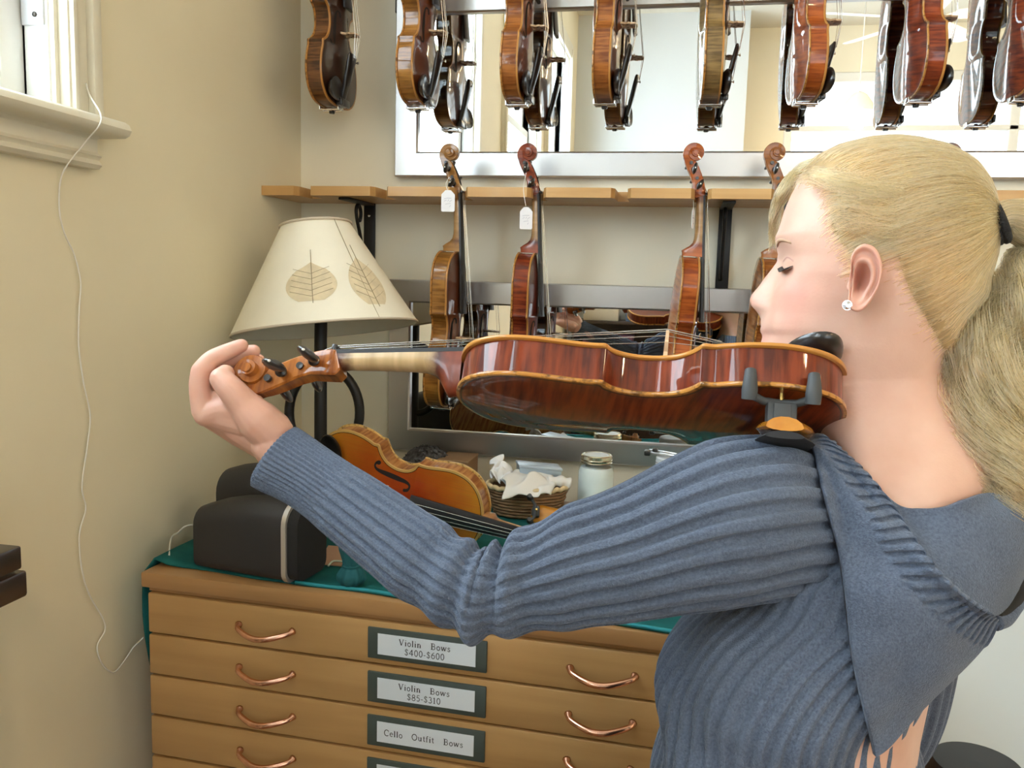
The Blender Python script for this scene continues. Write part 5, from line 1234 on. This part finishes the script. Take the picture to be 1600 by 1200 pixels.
# ---- hood lying over the back: outer flap with a ribbed edge, and the inside behind it
def bz(pts, n): return catmull(pts, n)
n_u, n_v = 300, 140
E1 = np.array([P(*p) for p in bz([(1258, 690, .735), (1272, 705, .722), (1290, 765, .706), (1308, 850, .694), (1325, 950, .690), (1344, 1065, .690), (1366, 1180, .694)], n_u)])
E2 = np.array([P(*p) for p in bz([(1304, 688, .742), (1345, 728, .730), (1400, 800, .714), (1450, 868, .704), (1500, 922, .704), (1545, 955, .712), (1566, 972, .722)], n_u)])
EB = np.array([P(*p) for p in bz([(1366, 1180, .694), (1412, 1148, .690), (1482, 1080, .692), (1540, 1014, .706), (1566, 972, .722)], n_v)])
ETp = np.array([P(*p) for p in bz([(1258, 690, .735), (1280, 684, .737), (1300, 688, .742)], n_v)])
u = np.linspace(0, 1, n_u)[:, None, None]; v = np.linspace(0, 1, n_v)[None, :, None]
Cn = (1-v)*E1[:, None]+v*E2[:, None]+(1-u)*ETp[None]+u*EB[None]-((1-u)*(1-v)*ETp[0]+(1-u)*v*ETp[-1]+u*(1-v)*EB[0]+u*v*EB[-1])
uu, vv2 = u[..., 0], v[..., 0]
bul = .022*np.sin(PI*np.clip(uu, 0, 1))**.8*np.sin(PI*vv2)+.004*np.sin(PI*vv2)*np.sin(uu*9+vv2*3)*uu+.004*np.sin(uu*14-vv2*9)
ribw = np.clip((vv2-.72+.0*uu)/.05, 0, 1)
rb_ = ribw*.0026*np.tanh(3*(np.sin(uu*2*PI*25+.5*np.sin(uu*9))+.3))
Cn = Cn-CF*bul[..., None]+CU*(.004*np.sin(uu*11+vv2*4)*np.sin(PI*vv2))[..., None]
def lay_over(G, trees, margin, it=14):
    """bring a draped sheet in front of what it lies on (along the view of its maker), smoothly"""
    m, n, _ = G.shape; d = G-CAM_POS; ln = np.linalg.norm(d, axis=2); new = ln.copy()
    for i in range(m):
        for j in range(n):
            for t in trees:
                hit = t.ray_cast(Vector(CAM_POS), Vector(d[i, j]/ln[i, j]))
                if hit[0] is not None: new[i, j] = min(new[i, j], hit[3]-margin)
    off = new-ln
    for _ in range(4):
        p = np.pad(off, 1, 'edge'); off = np.min([p[:-2, 1:-1], p[2:, 1:-1], p[1:-1, :-2], p[1:-1, 2:], off], 0)
    for _ in range(it*5):
        p = np.pad(off, 1, 'edge'); off = (p[:-2, 1:-1]+p[2:, 1:-1]+p[1:-1, :-2]+p[1:-1, 2:]+off*2)/6
    sm = ln+off
    return CAM_POS+d/ln[..., None]*sm[..., None]
B3 = None
T_sw = BVHTree.FromPolygons([tuple(v) for v in Vs], Fs); T_bd = BVHTree.FromPolygons([tuple(v) for v in Vb], Fb)
Vsl_, Fsl_ = loft(SR, True, False); T_sl = BVHTree.FromPolygons([tuple(v) for v in Vsl_], Fsl_)
nB = np.array([P(*p) for p in bz([(1296, 686, .758), (1350, 735, .752), (1400, 786, .748), (1440, 795, .742), (1480, 793, .742), (1515, 781, .752), (1548, 770, .772), (1600, 790, .80), (1640, 830, .82)], 90)])
nM = np.array([P(*p) for p in bz([(1296, 700, .748), (1345, 745, .742), (1400, 815, .735), (1445, 870, .735), (1500, 890, .745), (1545, 880, .765), (1580, 860, .785), (1615, 850, .81), (1650, 870, .83)], 90)])
nE = np.array([P(*p) for p in bz([(1298, 706, .740), (1345, 750, .730), (1400, 822, .720), (1450, 890, .712), (1505, 935, .712), (1548, 962, .724), (1574, 950, .745), (1605, 905, .77), (1650, 880, .80)], 90)])
w3 = np.linspace(0, 1, 40)[None, :, None]
B3 = (1-w3)**2*nB[:, None]+2*w3*(1-w3)*(2*nM-.5*nB-.5*nE)[:, None]+w3**2*nE[:, None]
B3 = lay_over(B3, [T_sw, T_bd], .006, 4)
part('hood_lining', *grid(B3, .005), M_knit, sweater)
T_ln = BVHTree.FromPolygons([tuple(v) for v in B3.reshape(-1, 3)], grid(B3)[1])
Cn = lay_over(Cn, [T_sw, T_bd, T_sl, T_ln], .013)
Cbase = Cn.copy(); dE = np.linalg.norm(Cn-Cn[:, -1:], axis=2)+.03*(1-vv2)*0; rb_ = np.clip((.030-dE)/.004, 0, 1)*.0024*np.tanh(3*(np.sin(uu*2*PI*25+.5*np.sin(uu*9))+.3)); Cn = Cn-CF*rb_[..., None]
def sheet(Ga, Gb):
    m, n, _ = Ga.shape; k = m*n; f1 = grid(Ga)[1]
    rim = [i for i in range(n)]+[i*n+n-1 for i in range(1, m)]+[(m-1)*n+j for j in range(n-2, -1, -1)]+[i*n for i in range(m-2, 0, -1)]
    return np.vstack([Ga.reshape(-1, 3), Gb.reshape(-1, 3)]), f1+[tuple(q+k for q in f[::-1]) for f in f1]+[(rim[i], rim[i]+k, rim[(i+1) % len(rim)]+k, rim[(i+1) % len(rim)]) for i in range(len(rim))]
hood = part('hood', *sheet(Cn, Cbase+CF*.007), M_knit, sweater)
rimp = np.array([P(*p) for p in bz([(1556, 974, .716), (1572, 966, .726), (1590, 942, .742), (1612, 915, .765), (1650, 890, .80)], 30)])
part('hood_rim', *tube(rimp, .0065, 10), M_knit, sweater)
M_gap_shade = simple('hood_gap_dark', (.008, .008, .009), .9)
st2 = np.array([P(*p) for p in bz([(1545, 962, .724), (1565, 952, .735), (1585, 922, .75), (1612, 888, .775), (1645, 868, .80)], 24)])
part('hood_gap_shade', *tube(st2, .011, 10), M_gap_shade, woman)  # black band added for the shade inside the hood opening
# seam of the near sleeve
sm = [P(x, y, z) for x, y, z in ((1160, 934, .660), (1215, 926, .658), (1260, 910, .660), (1295, 885, .668))]
# ---- trousers and shoes
M_denim = simple('dark_denim', (.015, .018, .03), .85, bump=(400, .2))
tz = []
for t in TR[5:]: tz.append(trunk(*t, grow=-.001, n=48))
Vp, Fp = loft(tz, True, False); pants = [(Vp, [f[::-1] for f in Fp])]
for s in (1, -1):
    hp = hipc+l36*.085*s; kn = np.array([feet[0], feet[1], .48])+l36*.10*s+d36*.02; an = np.array([feet[0], feet[1], .075])+l36*.11*s-d36*.02
    pants.append(tube(catmull([hp+[0, 0, .07], hp+[0, 0, -.1], kn, an], 24), np.interp(np.linspace(0, 1, 24), [0, .33, .66, 1], [.10, .105, .075, .062]), 28))
part('trousers', *merge(*pants), M_denim, woman)
for s in (1, -1):
    an = np.array([feet[0], feet[1], .0])+l36*.11*s-d36*.02
    R = []
    for t in np.linspace(0, 1, 14):
        y = -.055+.265*t; hw = (.034+.012*math.sin(PI*t))*(1 if t < .85 else 1-(t-.85)*3.5); hh = .075-.035*t if t > .2 else .078
        R.append([an+d36*y+l36*hw*math.cos(a)+np.array([0, 0, max(0, hh*.5+hh*.5*math.sin(a))]) for a in np.linspace(0, 2*PI, 18, endpoint=False)])
    part('shoe', *loft(R), M_ebony, woman)

# ---- hair
def hair_mat():
    m = bpy.data.materials.new('blonde_hair'); m.use_nodes = True; N, L = m.node_tree.nodes, m.node_tree.links; N.remove(N['Principled BSDF'])
    b = N.new('ShaderNodeBsdfHairPrincipled'); b.parametrization = 'COLOR'
    hi = N.new('ShaderNodeHairInfo'); r = N.new('ShaderNodeValToRGB')
    r.color_ramp.elements[0].color = (.33, .178, .070, 1); r.color_ramp.elements[1].color = (.83, .59, .31, 1); x = r.color_ramp.elements.new(.55); x.color = (.63, .40, .175, 1)
    L.new(hi.outputs['Random'], r.inputs['Fac']); L.new(r.outputs['Color'], b.inputs['Color'])
    b.inputs['Roughness'].default_value = .28; b.inputs['Radial Roughness'].default_value = .4
    L.new(b.outputs[0], N['Material Output'].inputs['Surface']); return m
M_hair = hair_mat(); M_haircap = simple('blonde_hair_mass', (.40, .265, .12), .55, var=(60, .2))
def strands(name, S, rad_, parent):
    S = np.asarray(S, np.float32)-ROOT[woman.name].astype(np.float32); n, k, _ = S.shape
    hc = bpy.data.hair_curves.new(name); hc.add_curves([k]*n)
    hc.attributes['position'].data.foreach_set('vector', S.reshape(-1))
    ra = hc.attributes.get('radius') or hc.attributes.new('radius', 'FLOAT', 'POINT')
    prof = np.interp(np.linspace(0, 1, k), [0, .7, 1], [1, .95, .45])
    ra.data.foreach_set('value', np.tile(prof*rad_, n).astype(np.float32))
    hc.materials.append(M_hair); o = bpy.data.objects.new(name, hc); COL.objects.link(o); o.parent = parent; o['kind'] = 'stuff'; return o
def inpoly(x, y, poly):
    c = False; n = len(poly); j = n-1
    for i in range(n):
        xi, yi = poly[i]; xj, yj = poly[j]
        if (yi > y) != (yj > y) and x < (xj-xi)*(y-yi)/(yj-yi)+xi: c = not c
        j = i
    return c
def proj(p):
    d = np.asarray(p)-CAM_POS; z = d@CF; return 800+FPX*(d@CR)/z, 600-FPX*(d@CU)/z
HL = [(1236, 286), (1262, 274), (1288, 288), (1298, 318), (1290, 345), (1302, 374), (1316, 392), (1316, 425), (1326, 428), (1335, 402), (1347, 376), (1376, 376), (1398, 400), (1410, 440), (1432, 480), (1452, 512), (1476, 555), (1500, 600), (1640, 600), (1640, 60), (1180, 60), (1190, 300)]
nh = len(levels)
def is_hair(a, b, c):
    if c > 112: return True
    x, y = proj(H(a, abs(b), c)); return inpoly(x, y, HL)
cen = H(0, 0, 15)
# hair cap: scalp pushed out where hair grows
mask = np.zeros((nh, NA), bool); pos = np.zeros((nh, NA, 3)); lift = np.zeros((nh, NA))
for i, c in enumerate(levels):
    a, b = head_ring(c)
    for j in range(NA):
        mask[i, j] = is_hair(a[j], b[j], c); pos[i, j] = H(a[j], b[j], c)
mk = mask.astype(float)
for _ in range(5):
    m2 = mk.copy(); m2[1:-1] = (mk[:-2]+mk[2:]+mk[1:-1]*2)/4; mk = (m2+np.roll(m2, 1, 1)+np.roll(m2, -1, 1))/3; mk = np.minimum(mk, 1)
dirs = pos-cen; dl = np.linalg.norm(dirs, axis=2, keepdims=True)
capP = pos+dirs/dl*(-.003+.0075*np.clip(mk*1.6-.6, 0, 1))[..., None]
Fc = [(i*NA+j, i*NA+(j+1) % NA, (i+1)*NA+(j+1) % NA, (i+1)*NA+j) for i in range(nh-1) for j in range(NA) if mask[i, j] or mask[i+1, j] or mask[i, (j+1) % NA]]
used = sorted({k for f in Fc for k in f}); mp_ = {k: i for i, k in enumerate(used)}
hair = part('hair', capP.reshape(-1, 3)[used], [tuple(mp_[k] for k in f) for f in Fc], M_haircap, woman)
hair['label'] = 'blonde hair pulled back tight'
TIE = P(1549, 352, HZ-.040)
tied = nrm(TIE-cen); tieR = np.linalg.norm(TIE-cen)
hbv = BVHTree.FromPolygons([tuple(p) for p in pos.reshape(-1, 3)], [(i*NA+j, i*NA+(j+1) % NA, (i+1)*NA+(j+1) % NA, (i+1)*NA+j) for i in range(nh-1) for j in range(NA)])
def scalp(d):
    hit = hbv.ray_cast(Vector(cen+d*.4), Vector(-d)); return np.linalg.norm(np.array(hit[0])-cen) if hit[0] is not None else .1
ii, jj = np.nonzero(mask[:-1]); S = []
NPT = 16; tpar = np.linspace(0, 1, NPT)
wgt = np.clip(np.linalg.norm(np.cross(pos[ii, (jj+1) % NA]-pos[ii, jj], pos[ii+1, jj]-pos[ii, jj]), axis=1), 1e-9, None)
for q in rng.choice(len(ii), 9000, p=wgt/wgt.sum()):
    i, j = ii[q], jj[q]; s, t = rng.random(2); j2 = (j+1) % NA
    p0 = (pos[i, j]*(1-s)+pos[i, j2]*s)*(1-t)+(pos[i+1, j]*(1-s)+pos[i+1, j2]*s)*t
    d0 = nrm(p0-cen); om = math.acos(np.clip(d0@tied, -1, 1)); so = math.sin(om)+1e-9
    if om < .06: continue
    cl_ = math.sin(d0@np.array([31., 17, 23]))*.5+.5; amp = .0015+.0035*rng.random()+.0025*cl_
    wp, wf = rng.uniform(0, 6.28), rng.uniform(2, 5); row = []
    side = nrm(np.cross(d0, tied))
    for t_ in tpar:
        d = (math.sin((1-t_)*om)*d0+math.sin(t_*om)*tied)/so
        d = nrm(d+side*(.030*math.sin(wp*.15+wf*t_+cl_*5)*math.sin(PI*t_)*om))
        r = scalp(d); e_ = t_**4
        r = (r+.0012+amp*math.sin(PI*min(1, t_*1.0+.0))**.6+.003*t_)*(1-e_)+tieR*e_
        row.append(cen+d*r)
    row = np.array(row); row[-1] = TIE+rng.normal(0, .0035, 3); row[-2] = row[-2]*.5+row[-1]*.5+ (row[-2]-row[-1])*.0
    S.append(row)
for i in range(1, nh-1):
    for j in range(NA):
        if mask[i, j] and not (mask[i-1, j] and mask[i+1, j] and mask[i, j-1] and mask[i, (j+1) % NA]):
            for _ in range(14):
                p0 = pos[i, j]+rng.normal(0, .0045, 3); d0 = nrm(p0-cen); om = math.acos(np.clip(d0@tied, -1, 1)); so = math.sin(om)+1e-9; row = []; L_ = rng.uniform(.25, .6); up_ = rng.uniform(.001, .006); sw = rng.normal(0, .05)
                sd = nrm(np.cross(d0, tied))
                for t_ in tpar*L_:
                    d = nrm((math.sin((1-t_)*om)*d0+math.sin(t_*om)*tied)/so+sd*sw*t_); row.append(cen+d*(scalp(d)+.0004+up_*min(1, t_*8)))
                S.append(np.array(row))
strands('strands', S, .00021, hair)
# swept fringe on the far side of the forehead, and loose wisps
S = []
for q in range(900):
    r = rng.random; a = r()
    p = [P(1300-38*a+8*r(), 238+10*r()+16*a, HZ+.015+.02*r()), P(1252-20*a+8*r(), 252+22*a+8*r(), HZ+.045), P(1222-14*a+24*r(), 282+20*a+6*r(), HZ+.058-.03*r()), P(1206+18*r()*a-4*a, 325+20*r(), HZ+.062-.015*r()), P(1203+12*r()-4*a, 362+35*r()*r(), HZ+.062)]
    S.append(catmull(p, NPT))
for q in range(260):       # hairline over the temple sweeping back
    a = rng.random(); x0, y0 = 1240+70*a+rng.normal(0, 4), 280+35*a**2+90*max(0, a-.5)+rng.normal(0, 5)
    S.append(catmull([P(x0, y0, HZ-.03-.035*a), P(x0+25, y0-8+rng.normal(0, 4), HZ-.05-.03*a), P(x0+75, y0+2+rng.normal(0, 6), HZ-.072-.012*a), P(x0+150, y0+12+rng.normal(0, 8), HZ-.082)], NPT))
strands('fringe', S, .00019, hair)
# hair tie
M_tie = simple('black_elastic', (.008, .008, .010), .8, bump=(500, .6))
tdir = nrm(TIE-cen); ta = nrm(np.cross(tdir, Hl)); tb_ = np.cross(tdir, ta)
part('hair_tie', *merge(*[tube([TIE+tdir*o+(.0135+w_)*(math.cos(a)*ta*1.15+math.sin(a)*tb_) for a in np.linspace(0, 2*PI, 33)], .0042, 8, False) for o, w_ in ((-.006, .001), (.001, .0), (.007, .0005))]), M_tie, woman)
# ponytail
path = catmull([TIE, TIE*.35+P(1588, 336, HZ-.036)*.65, P(1626, 366, HZ-.03), P(1624, 440, HZ-.03), P(1584, 520, HZ-.034), P(1548, 600, HZ-.038), P(1556, 680, HZ-.048), P(1580, 750, HZ-.06), P(1600, 820, HZ-.07)], 48)
prad = np.interp(np.linspace(0, 1, 48), [0, .06, .16, .3, .45, .6, .8, 1], [.010, .013, .019, .028, .041, .045, .034, .014])
PT = np.gradient(path, axis=0); PT /= np.linalg.norm(PT, axis=1)[:, None]
pa = nrm(np.cross(PT[20], CF)); S = []
tq = np.linspace(0, 1, 48)
for q in range(3600):
    rr_, an_ = math.sqrt(rng.random()), rng.uniform(0, 2*PI); cx, cy = rr_*math.cos(an_), rr_*math.sin(an_)
    ck = (round(cx*2.6), round(cy*2.6)); ph = (ck[0]*2.3+ck[1]*4.1)+.35*rng.normal(); fq = 5.6+.8*math.sin(ck[0]*3+ck[1]*5)
    row = []; end = rng.uniform(.86, 1.0)
    ti = tq*end*47; i0 = np.minimum(ti.astype(int), 46); f_ = (ti-i0)[:, None]
    base = path[i0]*(1-f_)+path[i0+1]*f_; R_ = (prad[i0]*(1-f_[:, 0])+prad[i0+1]*f_[:, 0])
    wv_ = np.clip(tq*3-.5, 0, 1)
    ox = R_*cx+wv_*(.0095*np.sin(2*PI*fq*tq+ph)+.0012*rng.normal()); oy = R_*cy*.8+.8*wv_*.0095*np.cos(2*PI*fq*tq+ph+.4)
    tt_ = PT[i0]; a_ = np.cross(tt_, CF); a_ /= np.linalg.norm(a_, axis=1)[:, None]; b_ = np.cross(tt_, a_)
    S.append(base+a_*ox[:, None]+b_*oy[:, None])
pr_ = [path[i]+prad[i]*.62*(math.cos(a)*nrm(np.cross(PT[i], CF))+.75*math.sin(a)*nrm(np.cross(PT[i], np.cross(PT[i], CF)))) for i in range(0, 45, 2) for a in np.linspace(0, 2*PI, 20, endpoint=False)]
pony = part('ponytail', *loft(np.array(pr_).reshape(-1, 20, 3)), M_haircap, woman)
pony['label'] = 'curly blonde ponytail in a black elastic'
strands('strands', S, .00022, pony)
# ------------------------------------------------------------------ the rest of the shop, behind the camera (seen in the mirrors)
def lampmat(name, col, s):
    m, N, L, b = mat(name); b.inputs['Emission Color'].default_value = (*col, 1); b.inputs['Emission Strength'].default_value = s; b.inputs['Base Color'].default_value = (*col, 1); return m
M_glow = lampmat('warm_bulb_glass', (1.0, .74, .42), 14.0)
def point(loc, col, watts, r):
    l = bpy.data.lights.new('bulb_light', 'POINT'); l.color = col; l.energy = watts; l.shadow_soft_size = r
    o = bpy.data.objects.new('bulb_light', l); o.location = loc; COL.objects.link(o); return o
M_white_metal = simple('white_enamel', (.80, .80, .78), .35)
fx, fy = 1.38, -1.9
fan = empty('ceiling_fan', (fx, fy, ZC), 'white ceiling fan with lamp, seen only in the upper mirror', 'fan')
part('rod', *tube([(fx, fy, ZC), (fx, fy, 3.28)], .016, 12), M_white_metal, fan)
part('motor', *lathe([(0, 3.14), (.07, 3.14), (.115, 3.17), (.12, 3.22), (.09, 3.27), (.03, 3.29), (0, 3.29)], (fx, fy, 0), 32), M_white_metal, fan, True, 40)
for k in range(5):
    a = k*2*PI/5+.35; d = np.array([math.cos(a), math.sin(a), 0]); n_ = np.array([-d[1], d[0], .22])
    R = [[np.array([fx, fy, 3.205])+d*r+n_*(w_*math.cos(t))+np.array([0, 0, .004*math.sin(t)]) for t in np.linspace(0, 2*PI, 10, endpoint=False)] for r, w_ in ((.11, .02), (.17, .03), (.2, .058), (.4, .068), (.6, .07), (.64, .055), (.655, .02))]
    part('blade', *loft(R), M_white_metal, fan, True, 40)
g = part('globe', *lathe([(0, 3.0), (.05, 3.005), (.085, 3.04), (.09, 3.08), (.07, 3.13), (0, 3.14)], (fx, fy, 0), 28), M_glow, fan, True)
g.visible_shadow = True
point((fx, fy, 2.93), (1.0, .72, .42), 12, .06)
for k, (x, y) in enumerate(((1.75, -.05), (3.5, -2.6), (1.2, -2.9), (3.6, .6))):
    e = empty('pendant_lamp', (x, y, ZC), ['warm pendant lamp nearest the violins, outside the photo', 'warm pendant lamp in mid shop', 'warm pendant lamp near the shop window', 'warm pendant lamp by the right wall, outside the photo'][k], 'lamp', 'pendant lamps')
    part('cord', *tube([(x, y, ZC), (x, y, 2.95)], .005, 6), M_white_metal, e)
    part('lamp_shade', *lathe([(.03, 2.97), (.06, 2.95), (.15, 2.82), (.148, 2.82), (.058, 2.945), (.03, 2.965)], (x, y, 0), 28), M_white_metal, e, True, 40)
    part('bulb', *ellipsoid((x, y, 2.86), (.045, .045, .06)), M_glow, e)
    point((x, y, 2.76), (1.0, .72, .42), [11, 7, 7, 7][k], .06)
# low bookcase with boxes against the partition, counter in the shop
bcx = empty('bookcase', (-.25, YP+.18, 0), 'low dark bookcase against the pale partition, seen in the lower mirror', 'bookcase')
for z in (.02, .42, .80, 1.18): part('shelf', *box2((-.88, YP+.01, z), (.36, YP+.33, z+.025), .002), M_walnut, bcx, True, 30)
for x in (-.89, .34): part('side', *box2((x, YP+.01, 0), (x+.022, YP+.335, 1.21), .002), M_walnut, bcx, True, 30)
part('back', *box2((-.87, YP+.005, .02), (.35, YP+.015, 1.2)), M_walnut, bcx, False)
for k, (x0, x1, z0, hh, c, nm) in enumerate(((-.8, -.52, 1.205, .16, (.5, .45, .36), 'cream'), (-.46, -.2, 1.205, .11, (.08, .12, .2), 'navy'), (-.12, .1, 1.205, .19, (.42, .3, .16), 'tan'), (.14, .32, 1.205, .13, (.36, .09, .08), 'red'), (-.8, -.4, .825, .26, (.16, .07, .12), 'plum'), (-.3, .2, .825, .22, (.1, .18, .12), 'green'))):
    e = empty('storage_box', ((x0+x1)/2, YP+.17, z0), nm+' storage box on the low dark bookcase, seen only in a mirror', 'box')
    mm_ = simple(nm+'_box_board', c, .6)
    part('body', *box2((x0, YP+.05, z0), (x1, YP+.30, z0+hh), .003), mm_, e, True, 30)
    part('lid', *box2((x0-.004, YP+.046, z0+hh-.03), (x1+.004, YP+.304, z0+hh+.004), .003), mm_, e, True, 30)
ctr = empty('shop_counter', (2.3, -2.3, 0), 'wooden shop counter standing in the middle of the shop', 'counter')
part('body', *box2((1.6, -2.5, 0), (3.3, -1.9, .92), .004), M_maple2, ctr, True, 30)
part('worktop', *box2((1.56, -2.54, .92), (3.34, -1.86, .96), .004), M_walnut, ctr, True, 30)
hc_ = empty('tall_cabinet', (.57, -3.5, 0), 'tall pale cabinet with urn on top beyond the partition', 'cabinet')
part('body', *box2((.42, -3.68, 0), (.74, -3.3, 1.98), .004), simple('grey_cabinet_paint', (.45, .45, .43), .5), hc_, True, 30)
part('cornice', *box2((.41, -3.69, 1.98), (.76, -3.27, 2.06), .012), M_trim, hc_, True, 30)
tag(part('urn', *lathe([(0, 0), (.04, 0), (.05, .02), (.025, .05), (.06, .10), (.07, .15), (.04, .19), (.03, .21), (.015, .23), (.02, .25), (0, .27)], (.57, -3.45, 2.061), 24), simple('grey_urn', (.3, .3, .29), .5), None, True, 40), 'small grey urn standing on the tall pale cabinet', 'urn')
